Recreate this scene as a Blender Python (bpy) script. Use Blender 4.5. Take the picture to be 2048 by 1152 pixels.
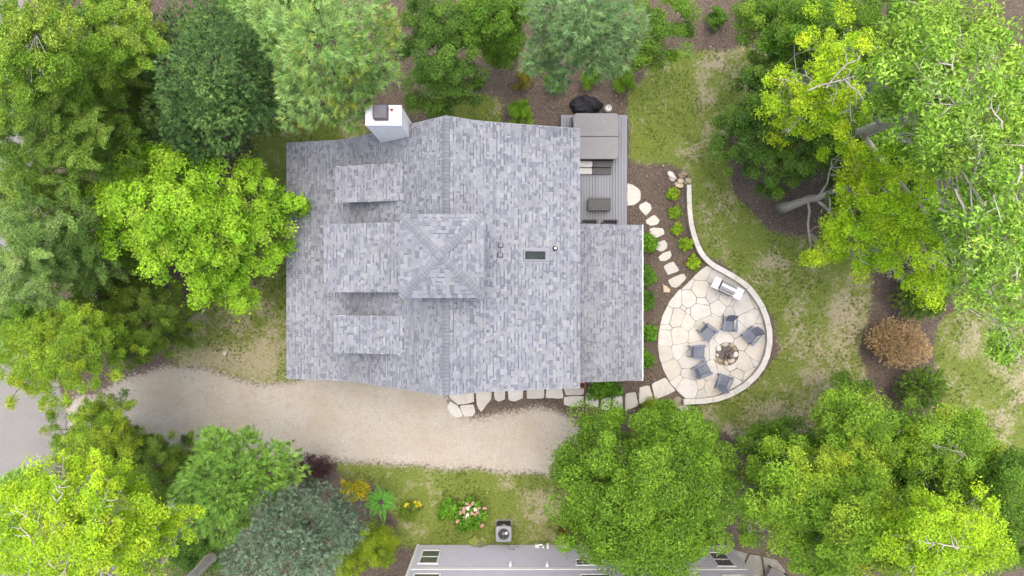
import bpy, math, random
import numpy as np
from mathutils import Vector, Matrix

for o in list(bpy.data.objects):
    bpy.data.objects.remove(o, do_unlink=True)
SC = bpy.context.scene
COL = SC.collection
R = math.radians
PI = math.pi

# ------------------------------------------------------------------ camera, sky, sun, exposure
CAM_H = 34.0            # drone height in metres
FPX = 1366.0            # focal length in photo pixels (2048 wide)
cam = bpy.data.cameras.new('camera')
cam.sensor_width = 36.0
cam.lens = 36.0 * FPX / 2048.0
cam.clip_start = 0.5
cam.clip_end = 2000
camo = bpy.data.objects.new('camera', cam)
COL.objects.link(camo)
camo.location = (0, 0, CAM_H)
SC.camera = camo

SUN_EL, SUN_AZ = R(81), R(8)      # azimuth clockwise from north (+Y)
W = bpy.data.worlds.new('World')
SC.world = W
W.use_nodes = True
wn = W.node_tree.nodes
bg = wn['Background']
sky = wn.new('ShaderNodeTexSky')
sky.sky_type = 'NISHITA'
sky.sun_disc = False
sky.sun_elevation = SUN_EL
sky.sun_rotation = SUN_AZ
sky.air_density = 1.0
sky.dust_density = 6.0
sky.ozone_density = 1.0
W.node_tree.links.new(sky.outputs['Color'], bg.inputs['Color'])
bg.inputs['Strength'].default_value = 0.15
sl = bpy.data.lights.new('sun', 'SUN')
sl.energy = 1.1
sl.angle = R(75)
sl.color = (1.0, 0.95, 0.87)
so = bpy.data.objects.new('sun', sl)
COL.objects.link(so)
sd = Vector((math.sin(SUN_AZ) * math.cos(SUN_EL), math.cos(SUN_AZ) * math.cos(SUN_EL), math.sin(SUN_EL)))
so.rotation_euler = (-sd).to_track_quat('-Z', 'Y').to_euler()
so.location = sd * 60
vs = SC.view_settings
vs.view_transform = 'Standard'
vs.look = 'None'
vs.exposure = 1.06
vs.gamma = 1.0
vs.use_curve_mapping = False
SC.cycles.max_bounces = 6
SC.cycles.diffuse_bounces = 3
SC.cycles.transmission_bounces = 4
SC.cycles.transparent_max_bounces = 4

# ------------------------------------------------------------------ helpers
def P(px, py, z=0.0):
    """photo pixel seen at height z -> place in metres"""
    d = CAM_H - z
    return Vector(((px - 1024.0) * d / FPX, (576.0 - py) * d / FPX, z))

def link(o, parent=None):
    COL.objects.link(o)
    if parent is not None:
        o.parent = parent
    return o

def tag(o, label=None, cat=None, group=None, kind=None):
    if label: o['label'] = label
    if cat: o['category'] = cat
    if group: o['group'] = group
    if kind: o['kind'] = kind
    return o

def thing(name, label, cat, loc=(0, 0, 0), rz=0.0, group=None):
    o = bpy.data.objects.new(name, None)
    o.empty_display_size = 0.2
    link(o)
    o.location = loc
    o.rotation_euler = (0, 0, rz)
    return tag(o, label, cat, group)

def np_mesh(name, verts, faces, mat, parent=None, col=None, smooth=False, loc=None):
    """verts (N,3), faces (M,k) -> one object; col (N,3) becomes the colour attribute 'tint'"""
    me = bpy.data.meshes.new(name)
    verts = np.asarray(verts, np.float32)
    faces = np.asarray(faces, np.int32)
    m, k = faces.shape
    me.vertices.add(len(verts))
    me.vertices.foreach_set('co', verts.ravel())
    me.loops.add(m * k)
    me.loops.foreach_set('vertex_index', faces.ravel())
    me.polygons.add(m)
    me.polygons.foreach_set('loop_start', np.arange(0, m * k, k, dtype=np.int32))
    me.polygons.foreach_set('loop_total', np.full(m, k, np.int32))
    if smooth:
        me.polygons.foreach_set('use_smooth', np.ones(m, bool))
    if col is not None:
        a = me.color_attributes.new('tint', 'FLOAT_COLOR', 'POINT')
        c4 = np.ones((len(verts), 4), np.float32)
        c4[:, :3] = col
        a.data.foreach_set('color', c4.ravel())
    me.materials.append(mat)
    me.update()
    me.validate()
    o = bpy.data.objects.new(name, me)
    link(o, parent)
    if loc is not None: o.location = loc
    return o

class MB:
    """collects simple shapes; build() links them as ONE mesh object"""
    def __init__(s):
        s.v = []; s.f = []; s.c = []
    def add(s, verts, faces, col=None):
        b = len(s.v)
        s.v += [tuple(p) for p in verts]
        s.f += [tuple(b + i for i in f) for f in faces]
        s.c += [col if col is not None else (1, 1, 1)] * len(verts)
        return s
    def box(s, c, size, rot=None, col=None, taper=1.0):
        hx, hy, hz = size[0] / 2, size[1] / 2, size[2] / 2
        pts = []
        for z, t in ((-hz, 1.0), (hz, taper)):
            for x, y in ((-hx, -hy), (hx, -hy), (hx, hy), (-hx, hy)):
                p = Vector((x * t, y * t, z))
                if rot is not None: p = rot @ p
                pts.append(p + Vector(c))
        return s.add(pts, [(3, 2, 1, 0), (4, 5, 6, 7), (0, 1, 5, 4), (1, 2, 6, 5), (2, 3, 7, 6), (3, 0, 4, 7)], col)
    def prism(s, poly, z0, z1, col=None, inset=0.0):
        """poly = [(x, y)...] counter-clockwise, walls from z0 to z1, optional chamfered top"""
        n = len(poly)
        cx = sum(p[0] for p in poly) / n; cy = sum(p[1] for p in poly) / n
        rings = [[(x, y, z0) for x, y in poly]]
        if inset > 0:
            rings.append([(x, y, z1 - inset) for x, y in poly])
            top = []
            for x, y in poly:
                d = math.hypot(x - cx, y - cy) or 1
                k = max(0.0, 1 - inset / d)
                top.append((cx + (x - cx) * k, cy + (y - cy) * k, z1))
            rings.append(top)
        else:
            rings.append([(x, y, z1) for x, y in poly])
        vs_ = [p for r in rings for p in r]
        fs = []
        for k in range(len(rings) - 1):
            for i in range(n):
                j = (i + 1) % n
                fs.append((k * n + i, k * n + j, (k + 1) * n + j, (k + 1) * n + i))
        fs.append(tuple((len(rings) - 1) * n + i for i in range(n)))
        fs.append(tuple(reversed(range(n))))
        return s.add(vs_, fs, col)
    def tube(s, pts, radii, seg=6, col=None, cap=True):
        pts = [Vector(p) for p in pts]
        n = len(pts)
        vv = []; ff = []
        ref = Vector((0.13, 0.31, 0.94))
        for i, p in enumerate(pts):
            t = (pts[min(i + 1, n - 1)] - pts[max(i - 1, 0)])
            t = t.normalized() if t.length > 1e-6 else Vector((0, 0, 1))
            a = t.cross(ref)
            if a.length < 0.1: a = t.cross(Vector((1, 0, 0)))
            a.normalize(); b = t.cross(a)
            for k in range(seg):
                th = 2 * PI * k / seg
                vv.append(p + (a * math.cos(th) + b * math.sin(th)) * radii[i])
        for i in range(n - 1):
            for k in range(seg):
                k2 = (k + 1) % seg
                ff.append((i * seg + k, i * seg + k2, (i + 1) * seg + k2, (i + 1) * seg + k))
        if cap:
            ff.append(tuple(range(seg))[::-1])
            ff.append(tuple((n - 1) * seg + k for k in range(seg)))
        return s.add(vv, ff, col)
    def lathe(s, c, prof, seg=20, col=None):
        vv = []; ff = []
        for r, z in prof:
            for k in range(seg):
                th = 2 * PI * k / seg
                vv.append((c[0] + r * math.cos(th), c[1] + r * math.sin(th), c[2] + z))
        m = len(prof)
        for i in range(m - 1):
            for k in range(seg):
                k2 = (k + 1) % seg
                ff.append((i * seg + k, i * seg + k2, (i + 1) * seg + k2, (i + 1) * seg + k))
        ff.append(tuple(range(seg))[::-1])
        ff.append(tuple((m - 1) * seg + k for k in range(seg)))
        return s.add(vv, ff, col)
    def blob(s, c, rad, rng, sub=2, rough=0.18, rz=0.0, col=None, flat=None):
        """an uneven stone"""
        v, f = ico(sub)
        ph = rng.uniform(0, 6.28, (5, 3)); fr = rng.uniform(0.9, 2.6, (5, 3))
        k = np.ones(len(v))
        for i in range(5):
            k += rough * 0.5 * np.sin((v * fr[i]).sum(1) * 1.6 + ph[i, 0])
        q = v * k[:, None] * np.array(rad)
        if flat is not None:
            q[:, 2] = np.minimum(q[:, 2], flat)
        cz, sz = math.cos(rz), math.sin(rz)
        q = np.stack([q[:, 0] * cz - q[:, 1] * sz, q[:, 0] * sz + q[:, 1] * cz, q[:, 2]], 1) + np.array(c)
        return s.add([tuple(p) for p in q], f, col)
    def build(s, name, mat, parent=None, smooth=False, loc=None):
        me = bpy.data.meshes.new(name)
        me.from_pydata(s.v, [], s.f)
        if any(c != (1, 1, 1) for c in s.c):
            a = me.color_attributes.new('tint', 'FLOAT_COLOR', 'POINT')
            a.data.foreach_set('color', np.array([tuple(c) + (1,) for c in s.c], np.float32).ravel())
        if smooth:
            me.polygons.foreach_set('use_smooth', np.ones(len(me.polygons), bool))
        me.materials.append(mat)
        me.update()
        o = bpy.data.objects.new(name, me)
        link(o, parent)
        if loc is not None: o.location = loc
        return o

_ICO = {}
def ico(sub):
    if sub in _ICO: return _ICO[sub]
    import bmesh
    bm = bmesh.new()
    bmesh.ops.create_icosphere(bm, subdivisions=sub, radius=1.0)
    v = np.array([q.co[:] for q in bm.verts]); f = [tuple(x.index for x in q.verts) for q in bm.faces]
    bm.free()
    _ICO[sub] = (v, f)
    return _ICO[sub]

def copy_tree(o, parent=None):
    c = o.copy(); COL.objects.link(c); c.parent = parent
    for ch in list(o.children): copy_tree(ch, c)
    return c

# ------------------------------------------------------------------ materials
class NT:
    def __init__(s, name):
        s.m = bpy.data.materials.new(name); s.m.use_nodes = True
        s.t = s.m.node_tree; s.n = s.t.nodes; s.l = s.t.links
        s.b = s.n['Principled BSDF']; s.out = s.n['Material Output']
        s.b.inputs['Roughness'].default_value = 0.8
    def put(s, sock, val):
        if isinstance(val, bpy.types.NodeSocket): s.l.new(val, sock)
        elif isinstance(val, (tuple, list)) and len(val) == 3 and sock.type == 'RGBA': sock.default_value = (*val, 1)
        else: sock.default_value = val
    def node(s, typ, ins=None, **props):
        n = s.n.new(typ)
        for k, v in props.items(): setattr(n, k, v)
        for k, v in (ins or {}).items(): s.put(n.inputs[k], v)
        return n
    def pos(s): return s.node('ShaderNodeNewGeometry').outputs['Position']
    def objc(s): return s.node('ShaderNodeTexCoord').outputs['Object']
    def noise(s, scale, detail=4, rough=0.6, vec=None, out='Fac', dist=0.0):
        n = s.node('ShaderNodeTexNoise', {'Scale': scale, 'Detail': detail, 'Roughness': rough, 'Distortion': dist})
        s.l.new(vec if vec is not None else s.pos(), n.inputs['Vector'])
        return n.outputs[out]
    def voro(s, scale, vec=None, out='Distance', feature='F1', rnd=1.0):
        n = s.node('ShaderNodeTexVoronoi', {'Scale': scale, 'Randomness': rnd}, feature=feature)
        s.l.new(vec if vec is not None else s.pos(), n.inputs['Vector'])
        return n.outputs[out]
    def ramp(s, fac, stops):
        n = s.node('ShaderNodeValToRGB', {'Fac': fac})
        e = n.color_ramp.elements
        while len(e) > 1: e.remove(e[-1])
        for i, (p, c) in enumerate(stops):
            q = e[0] if i == 0 else e.new(p)
            q.position = p
            q.color = (*c, 1) if isinstance(c, (tuple, list)) else (c, c, c, 1)
        return n.outputs['Color']
    def mix(s, fac, a, b, mode='MIX'):
        n = s.node('ShaderNodeMix', data_type='RGBA', blend_type=mode)
        s.put(n.inputs[0], fac); s.put(n.inputs[6], a); s.put(n.inputs[7], b)
        return n.outputs[2]
    def math(s, op, a, b=0.0, clamp=False):
        n = s.node('ShaderNodeMath', operation=op, use_clamp=clamp)
        s.put(n.inputs[0], a); s.put(n.inputs[1], b)
        return n.outputs[0]
    def attr(s, name, out='Color'): return s.node('ShaderNodeAttribute', attribute_name=name).outputs[out]
    def rand(s): return s.node('ShaderNodeObjectInfo').outputs['Random']
    def color(s, c): s.put(s.b.inputs['Base Color'], c)
    def bump(s, h, strength=0.4, dist=0.01):
        n = s.node('ShaderNodeBump', {'Height': h, 'Strength': strength, 'Distance': dist})
        s.l.new(n.outputs[0], s.b.inputs['Normal'])
    def set(s, **k):
        for a, v in k.items(): s.put(s.b.inputs[a.replace('_', ' ')], v)
        return s

def simple(name, col, rough=0.7, var=0.12, scale=6.0, metallic=0.0, bump=0.0, spec=0.4):
    t = NT(name)
    n = t.noise(scale, 6, 0.65)
    lo = tuple(c * (1 - var) for c in col); hi = tuple(min(1, c * (1 + var)) for c in col)
    t.color(t.ramp(n, [(0.3, lo), (0.7, hi)]))
    t.set(Roughness=rough, Metallic=metallic)
    t.b.inputs['Specular IOR Level'].default_value = spec
    if bump: t.bump(t.noise(scale * 8, 4), bump, 0.005)
    return t.m

def leaf_mat(name, trans=0.35, rough=0.55, spec=0.25):
    t = NT(name)
    c = t.attr('tint')
    t.color(c)
    t.set(Roughness=rough)
    t.b.inputs['Specular IOR Level'].default_value = spec
    tr = t.node('ShaderNodeBsdfTranslucent')
    t.put(tr.inputs['Color'], t.mix(0.6, c, (1.0, 1.0, 0.35), 'MULTIPLY'))
    mx = t.node('ShaderNodeMixShader', {0: trans})
    t.l.new(t.b.outputs[0], mx.inputs[1]); t.l.new(tr.outputs[0], mx.inputs[2])
    t.l.new(mx.outputs[0], t.out.inputs['Surface'])
    return t.m

def tint_mat(name, rough=0.9, grain=60.0, amt=0.25, bump=0.3, spec=0.2):
    """colour from the attribute 'tint' with a fine grain"""
    t = NT(name)
    g = t.noise(grain, 3, 0.7)
    big = t.noise(0.9, 4, 0.6)
    k = t.math('MULTIPLY', t.node('ShaderNodeMapRange', {'Value': g, 'From Min': 0.25, 'From Max': 0.75, 'To Min': 1 - amt, 'To Max': 1 + amt}).outputs[0],
               t.node('ShaderNodeMapRange', {'Value': big, 'From Min': 0.3, 'From Max': 0.7, 'To Min': 0.92, 'To Max': 1.06}).outputs[0])
    n = t.node('ShaderNodeVectorMath', operation='SCALE')
    t.l.new(t.attr('tint'), n.inputs[0]); t.l.new(k, n.inputs['Scale'])
    t.color(n.outputs[0])
    t.set(Roughness=rough)
    t.b.inputs['Specular IOR Level'].default_value = spec
    if bump: t.bump(g, bump, 0.004)
    return t.m

M = {}
M['leaf'] = leaf_mat('leaf', 0.36)
M['needle'] = leaf_mat('needle', 0.2, 0.6)
M['shingle'] = tint_mat('asphalt_shingle', 0.95, 45, 0.22, 0.35)
M['white'] = simple('white_paint', (0.84, 0.84, 0.83), 0.55, 0.03, 3)
M['house_wall'] = simple('house_siding', (0.62, 0.63, 0.66), 0.7, 0.05, 4)
M['deck'] = tint_mat('composite_decking', 0.75, 30, 0.08, 0.15)
M['siding'] = simple('lilac_grey_siding', (0.52, 0.51, 0.575), 0.7, 0.05, 3)
M['tub_cover'] = simple('spa_cover_vinyl', (0.176, 0.177, 0.186), 0.55, 0.07, 5, bump=0.1)
M['tub_side'] = simple('spa_cabinet', (0.09, 0.09, 0.095), 0.6, 0.1, 8)
M['dark'] = simple('dark_plastic', (0.035, 0.035, 0.04), 0.5, 0.2, 10)
M['wicker'] = simple('dark_resin', (0.078, 0.079, 0.083), 0.6, 0.2, 20, bump=0.3)
M['light_step'] = simple('light_resin', (0.42, 0.42, 0.41), 0.6, 0.06, 9)
M['steel'] = simple('brushed_steel', (0.60, 0.60, 0.62), 0.42, 0.05, 14, metallic=0.75)
M['cap_metal'] = simple('chimney_cap_metal', (0.10, 0.10, 0.12), 0.5, 0.18, 7, metallic=0.3)
M['rust'] = simple('rusty_metal', (0.24, 0.10, 0.06), 0.8, 0.3, 14)
M['grey_metal'] = simple('grey_metal', (0.25, 0.27, 0.30), 0.5, 0.1, 9, metallic=0.3)
M['lead'] = simple('lead_flashing', (0.235, 0.25, 0.285), 0.5, 0.08, 9)
M['chair'] = simple('slate_blue_resin', (0.14, 0.162, 0.218), 0.6, 0.12, 9, bump=0.1)
M['terracotta'] = simple('terracotta', (0.42, 0.15, 0.075), 0.8, 0.15, 12)
M['ash'] = simple('wood_ash', (0.12, 0.105, 0.095), 0.95, 0.75, 9, bump=0.8)
M['char'] = simple('charred_wood', (0.05, 0.042, 0.04), 0.9, 0.6, 14, bump=0.8)
M['tarp'] = simple('black_tarp', (0.016, 0.016, 0.020), 0.75, 0.2, 6)
M['concrete'] = simple('worn_concrete', (0.20, 0.20, 0.165), 0.9, 0.3, 2.2, bump=0.4)
M['bench'] = simple('weathered_slats', (0.16, 0.15, 0.14), 0.8, 0.2, 14)
M['shed_roof'] = simple('slate_grey_roof', (0.14, 0.145, 0.17), 0.8, 0.2, 6, bump=0.3)
M['orange'] = simple('orange_leaf', (0.5, 0.3, 0.1), 0.8, 0.2, 6)

t = NT('glass_pane')
t.color(t.ramp(t.noise(2.2, 3), [(0.35, (0.012, 0.02, 0.018)), (0.7, (0.05, 0.06, 0.06))]))
t.set(Roughness=0.06); t.b.inputs['Specular IOR Level'].default_value = 0.12
M['glass'] = t.m

t = NT('window_blind_glass')
wv = t.node('ShaderNodeTexWave', {'Scale': 9.0, 'Distortion': 0.0}, wave_type='BANDS', bands_direction='Z')
t.l.new(t.objc(), wv.inputs['Vector'])
t.color(t.mix(0.35, t.ramp(wv.outputs['Fac'], [(0.3, (0.09, 0.10, 0.10)), (0.7, (0.17, 0.18, 0.17))]), t.ramp(t.noise(2, 3), [(0.3, (0.04, 0.05, 0.05)), (0.7, (0.16, 0.17, 0.17))])))
t.set(Roughness=0.12)
M['pane'] = t.m

def stone_mat(name, lo, hi, stain, rv=0.10, scale=2.6):
    t = NT(name)
    a = t.noise(scale, 7, 0.68, dist=0.6)
    base = t.ramp(a, [(0.28, lo), (0.72, hi)])
    st = t.ramp(t.noise(1.5, 6, 0.75, dist=1.0), [(0.50, 0.0), (0.75, 0.7)])
    base = t.mix(st, base, stain)
    sp = t.ramp(t.voro(38.0), [(0.02, 0.4), (0.16, 0.0)])
    base = t.mix(sp, base, stain)
    r = t.node('ShaderNodeMapRange', {'Value': t.rand(), 'To Min': 1 - rv, 'To Max': 1 + rv})
    sc = t.node('ShaderNodeVectorMath', operation='SCALE')
    t.l.new(base, sc.inputs[0]); t.l.new(r.outputs[0], sc.inputs['Scale'])
    hs = t.node('ShaderNodeHueSaturation', {'Color': sc.outputs[0]})
    t.l.new(t.node('ShaderNodeMapRange', {'Value': t.math('FRACT', t.math('MULTIPLY', t.rand(), 17.3)), 'To Min': 0.6, 'To Max': 1.35}).outputs[0], hs.inputs['Saturation'])
    t.color(hs.outputs[0])
    t.set(Roughness=0.88)
    t.b.inputs['Specular IOR Level'].default_value = 0.25
    t.bump(t.noise(22, 6, 0.7), 0.5, 0.02)
    return t.m
M['flag'] = stone_mat('pale_flagstone', (0.455, 0.435, 0.40), (0.55, 0.53, 0.495), (0.36, 0.33, 0.29), 0.07)
M['cap'] = stone_mat('cast_capstone', (0.47, 0.455, 0.42), (0.57, 0.555, 0.52), (0.36, 0.335, 0.295), 0.06, 4)
M['boulder'] = stone_mat('field_stone', (0.36, 0.31, 0.24), (0.52, 0.46, 0.37), (0.24, 0.19, 0.14), 0.25, 3)
M['joint'] = simple('joint_soil', (0.13, 0.11, 0.09), 0.95, 0.3, 9, bump=0.4)
M['wallstone'] = stone_mat('wall_block', (0.36, 0.33, 0.28), (0.46, 0.43, 0.37), (0.26, 0.22, 0.18), 0.1, 5)

def bark(name, lo, hi, scale=5.0):
    t = NT(name)
    mp = t.node('ShaderNodeMapping', {'Scale': (1, 1, 0.18)})
    t.l.new(t.objc(), mp.inputs['Vector'])
    v = t.noise(scale * 2.2, 6, 0.75, mp.outputs[0], dist=1.2)
    t.color(t.ramp(v, [(0.36, lo), (0.62, hi)]))
    t.set(Roughness=0.95)
    t.bump(v, 0.9, 0.05)
    return t.m
M['bark_grey'] = bark('grey_bark', (0.10, 0.085, 0.07), (0.30, 0.27, 0.23))
M['bark_pale'] = bark('pale_bark', (0.36, 0.325, 0.275), (0.62, 0.585, 0.52))
M['bark_dark'] = bark('dark_bark', (0.05, 0.04, 0.03), (0.14, 0.11, 0.085))

# ------------------------------------------------------------------ ground: one fine grid split into its surfaces
rngG = np.random.default_rng(5)
def vnoise(X, Y, scale, seed):
    r = np.random.default_rng(seed)
    L = r.random((257, 257))
    x = X * scale + 77.3; y = Y * scale + 51.7
    xi = np.floor(x).astype(int); yi = np.floor(y).astype(int)
    fx = x - xi; fy = y - yi
    fx = fx * fx * (3 - 2 * fx); fy = fy * fy * (3 - 2 * fy)
    g = lambda a, b: L[a % 257, b % 257]
    return (g(xi, yi) * (1 - fx) + g(xi + 1, yi) * fx) * (1 - fy) + (g(xi, yi + 1) * (1 - fx) + g(xi + 1, yi + 1) * fx) * fy
def fbm(X, Y, scale, seed, octv=4):
    s = 0; a = 1; tot = 0
    for i in range(octv):
        s = s + a * vnoise(X, Y, scale * 2 ** i, seed + i); tot += a; a *= 0.55
    return s / tot
def inpoly(X, Y, poly):
    ins = np.zeros(X.shape, bool)
    n = len(poly)
    for i in range(n):
        x1, y1 = poly[i]; x2, y2 = poly[(i + 1) % n]
        c = (y1 > Y) != (y2 > Y)
        with np.errstate(divide='ignore', invalid='ignore'):
            xi = (x2 - x1) * (Y - y1) / (y2 - y1 + 1e-12) + x1
        ins ^= c & (X < xi)
    return ins
def pxpoly(pts): return [tuple(P(x, y)[:2]) for x, y in pts]
LAWNS = [pxpoly(q) for q in (
    [(1254, 185), (1285, 150), (1345, 112), (1480, 92), (1560, 96), (1500, 200), (1440, 300), (1455, 350), (1490, 410), (1530, 455), (1575, 482), (1640, 478),
     (1720, 520), (1748, 560), (1738, 620), (1722, 680), (1724, 740), (1752, 800), (1700, 880), (1500, 900), (1430, 850), (1385, 830), (1400, 805), (1500, 780),
     (1560, 700), (1545, 640), (1500, 570), (1410, 500), (1382, 420), (1380, 345), (1335, 322), (1290, 328), (1254, 318)],
    [(1885, 640), (1960, 600), (2200, 560), (2200, 960), (1960, 905), (1900, 850), (1876, 760), (1870, 690)],
    [(880, 260), (880, 222), (915, 190), (990, 186), (1003, 215), (1000, 275)],
    [(505, 270), (560, 240), (730, 240), (760, 300), (600, 330), (600, 775), (545, 775), (440, 750), (340, 745), (360, 660), (400, 600), (480, 520), (525, 400)],
    [(660, 925), (740, 921), (900, 933), (1010, 938), (1100, 953), (1180, 968), (1180, 1098), (790, 1098), (800, 1050), (770, 990), (690, 950)],
)]
GRAVEL = [pxpoly(q) for q in (
    [(60, 790), (200, 795), (260, 742), (330, 728), (420, 738), (520, 768), (600, 762), (760, 740), (900, 780), (905, 835), (960, 838), (1030, 822), (1085, 812), (1150, 838), (1190, 850), (1180, 900), (1112, 952),
     (1010, 940), (900, 934), (740, 923), (640, 916), (560, 925), (450, 905), (330, 905), (230, 890), (60, 900)],)]
ROAD = [pxpoly([(-600, -300), (40, -300), (60, 100), (62, 420), (90, 600), (118, 770), (140, 850), (112, 940), (70, 1010), (40, 1200), (30, 1500), (-600, 1500)])]
BARE = [pxpoly(q) for q in ([(960, 150), (1010, 130), (1020, 190), (985, 192)], [(330, 740), (360, 700), (470, 690), (540, 730), (560, 765), (420, 745)], [(520, 775), (560, 768), (570, 700), (540, 640), (520, 690)])]
CELL = 0.14
gx = np.arange(-30, 30 + CELL / 2, CELL); gy = np.arange(-18.5, 18.5 + CELL / 2, CELL)
GX, GY = np.meshgrid(gx, gy)                 # vertices
def blur(a, n):
    k = np.ones(2 * n + 1) / (2 * n + 1)
    a = np.apply_along_axis(lambda r: np.convolve(np.pad(r, n, 'edge'), k, 'valid'), 0, a)
    return np.apply_along_axis(lambda r: np.convolve(np.pad(r, n, 'edge'), k, 'valid'), 1, a)
wx = GX + (fbm(GX, GY, 1.3, 11) - 0.5) * 0.9 + (fbm(GX, GY, 5, 31) - 0.5) * 0.35
wy = GY + (fbm(GX, GY, 1.3, 21) - 0.5) * 0.9 + (fbm(GX, GY, 5, 41) - 0.5) * 0.35
mk = lambda polys, X=wx, Y=wy: np.any([inpoly(X, Y, q) for q in polys], 0)
m_road = mk(ROAD, GX, GY); m_grav = mk(GRAVEL) & ~m_road; m_lawn = mk(LAWNS) & ~m_road & ~m_grav
m_bare = mk(BARE).astype(float)
w_lawn = blur(m_lawn.astype(float), 2); w_grav = blur(m_grav.astype(float), 4); w_road = blur(m_road.astype(float), 1)
w_bare = blur(m_bare, 5)
GZ = (fbm(GX, GY, 0.8, 3) - 0.5) * 0.05 * (1 - w_road) + (fbm(GX, GY, 6, 9) - 0.5) * 0.015 * (1 - w_road)
def sfc(x, a, b):
    q = np.clip((x - a) / (b - a), 0, 1); return q * q * (3 - 2 * q)
# how dry the turf is: the straw coloured patches of the photograph
DRY = [(1420, 150, 60), (1400, 300, 45), (1530, 520, 45), (1620, 560, 70), (1650, 680, 75), (1600, 790, 80), (1450, 400, 38), (1450, 860, 70), (1700, 600, 50), (1560, 850, 80), (1990, 840, 55), (2040, 780, 40),
       (1100, 1000, 45), (1000, 1015, 55), (860, 990, 30), (1060, 1010, 40), (1110, 1060, 40), (545, 690, 45), (480, 640, 60), (520, 740, 40)]
GREEN = [(1330, 240, 62), (1290, 290, 40), (1560, 470, 35), (1470, 560, 35), (1690, 500, 40), (1560, 600, 40), (1420, 340, 30), (960, 960, 60), (850, 970, 60), (1060, 955, 45), (560, 740, 22), (950, 220, 45), (900, 1050, 60)]
dry = np.full(GX.shape, 0.27)
for lst, sg in ((DRY, 0.36), (GREEN, -0.5)):
    for x, y, r in lst:
        c = P(x, y); rr = r * CAM_H / FPX
        dry += 0.75 * sg * np.exp(-((GX - c.x) ** 2 + (GY - c.y) ** 2) / (rr * rr))
dry = dry + (fbm(GX, GY, 0.9, 61, 5) - 0.5) * 1.6 + (fbm(GX, GY, 4.0, 71, 3) - 0.5) * 0.9
dry = np.clip(dry, 0, 1)
dry = np.maximum(dry, w_bare)

def ground_mat():
    t = NT('ground_cover')
    a = t.node('ShaderNodeAttribute', attribute_name='cover')
    sp = t.node('ShaderNodeSeparateColor'); t.l.new(a.outputs['Color'], sp.inputs[0])
    wl, wg, wr = sp.outputs[0], sp.outputs[1], sp.outputs[2]
    dr = t.attr('dry', 'Fac')
    fine = t.noise(26, 5, 0.7); mid = t.noise(7, 5, 0.65); big = t.noise(0.7, 4, 0.6)
    # mulch / forest floor
    chips = t.voro(30.0, out='Color'); sc = t.node('ShaderNodeSeparateColor'); t.l.new(chips, sc.inputs[0])
    mul = t.ramp(sc.outputs[0], [(0.0, (0.058, 0.045, 0.037)), (0.55, (0.105, 0.084, 0.070)), (0.86, (0.155, 0.125, 0.102)), (1.0, (0.26, 0.21, 0.165))])
    mul = t.mix(t.ramp(mid, [(0.35, 0.0), (0.7, 0.5)]), mul, (0.092, 0.072, 0.060))
    mul = t.mix(t.ramp(big, [(0.45, 0.0), (0.7, 0.45)]), mul, (0.17, 0.135, 0.10))
    # turf
    grn = t.ramp(fine, [(0.28, (0.08, 0.125, 0.022)), (0.5, (0.158, 0.212, 0.042)), (0.75, (0.25, 0.29, 0.08))])
    strw = t.ramp(fine, [(0.28, (0.20, 0.175, 0.10)), (0.5, (0.34, 0.305, 0.20)), (0.75, (0.45, 0.41, 0.29))])
    dd = t.math('ADD', dr, t.math('ADD', t.math('MULTIPLY', t.math('SUBTRACT', mid, 0.5), 2.2), t.math('MULTIPLY', t.math('SUBTRACT', t.noise(2.6, 5, 0.7), 0.5), 1.2)))
    turf = t.mix(t.ramp(dd, [(0.30, 0.0), (0.85, 1.0)]), grn, strw)
    turf = t.mix(0.75, turf, t.ramp(t.noise(11, 4, 0.75), [(0.30, 0.55), (0.5, 1.0), (0.72, 1.0)]), 'MULTIPLY')
    # gravel
    gc = t.voro(42.0, out='Color'); sg = t.node('ShaderNodeSeparateColor'); t.l.new(gc, sg.inputs[0])
    grv = t.ramp(sg.outputs[0], [(0.0, (0.34, 0.315, 0.27)), (0.5, (0.405, 0.38, 0.33)), (0.9, (0.46, 0.432, 0.378)), (1.0, (0.55, 0.52, 0.47))])
    grv = t.mix(t.ramp(t.noise(0.55, 5, 0.6), [(0.40, 0.0), (0.66, 0.75)]), grv, (0.375, 0.325, 0.25))
    trk = t.node('ShaderNodeTexWave', {'Scale': 0.28, 'Distortion': 3.0, 'Detail': 3.0, 'Detail Scale': 0.6}, wave_type='BANDS', bands_direction='Y'); t.l.new(t.pos(), trk.inputs['Vector'])
    grv = t.mix(t.ramp(trk.outputs['Fac'], [(0.55, 0.0), (0.95, 0.05)]), grv, (0.50, 0.47, 0.42))
    grv = t.mix(t.ramp(t.noise(3.0, 5, 0.7), [(0.52, 0.0), (0.78, 0.6)]), grv, (0.27, 0.225, 0.165))
    asp = t.ramp(t.voro(60.0, out='Distance'), [(0.0, (0.29, 0.282, 0.272)), (0.6, (0.21, 0.204, 0.198))])
    asp = t.mix(t.ramp(t.noise(0.8, 4), [(0.4, 0.0), (0.7, 0.5)]), asp, (0.27, 0.258, 0.243))
    jit = t.math('MULTIPLY', t.math('SUBTRACT', mid, 0.5), 1.0)
    jit2 = t.math('MULTIPLY', t.math('SUBTRACT', fine, 0.5), 1.2)
    def edge(w): return t.ramp(t.math('ADD', t.math('ADD', w, jit), jit2), [(0.38, 0.0), (0.62, 1.0)])
    c = t.mix(edge(wl), mul, turf)
    c = t.mix(edge(wg), c, grv)
    c = t.mix(t.ramp(wr, [(0.3, 0.0), (0.7, 1.0)]), c, asp)
    t.color(c); t.set(Roughness=0.97)
    t.b.inputs['Specular IOR Level'].default_value = 0.1
    t.bump(t.math('ADD', fine, t.math('MULTIPLY', sc.outputs[1], 0.6)), 0.7, 0.03)
    return t.m
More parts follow.
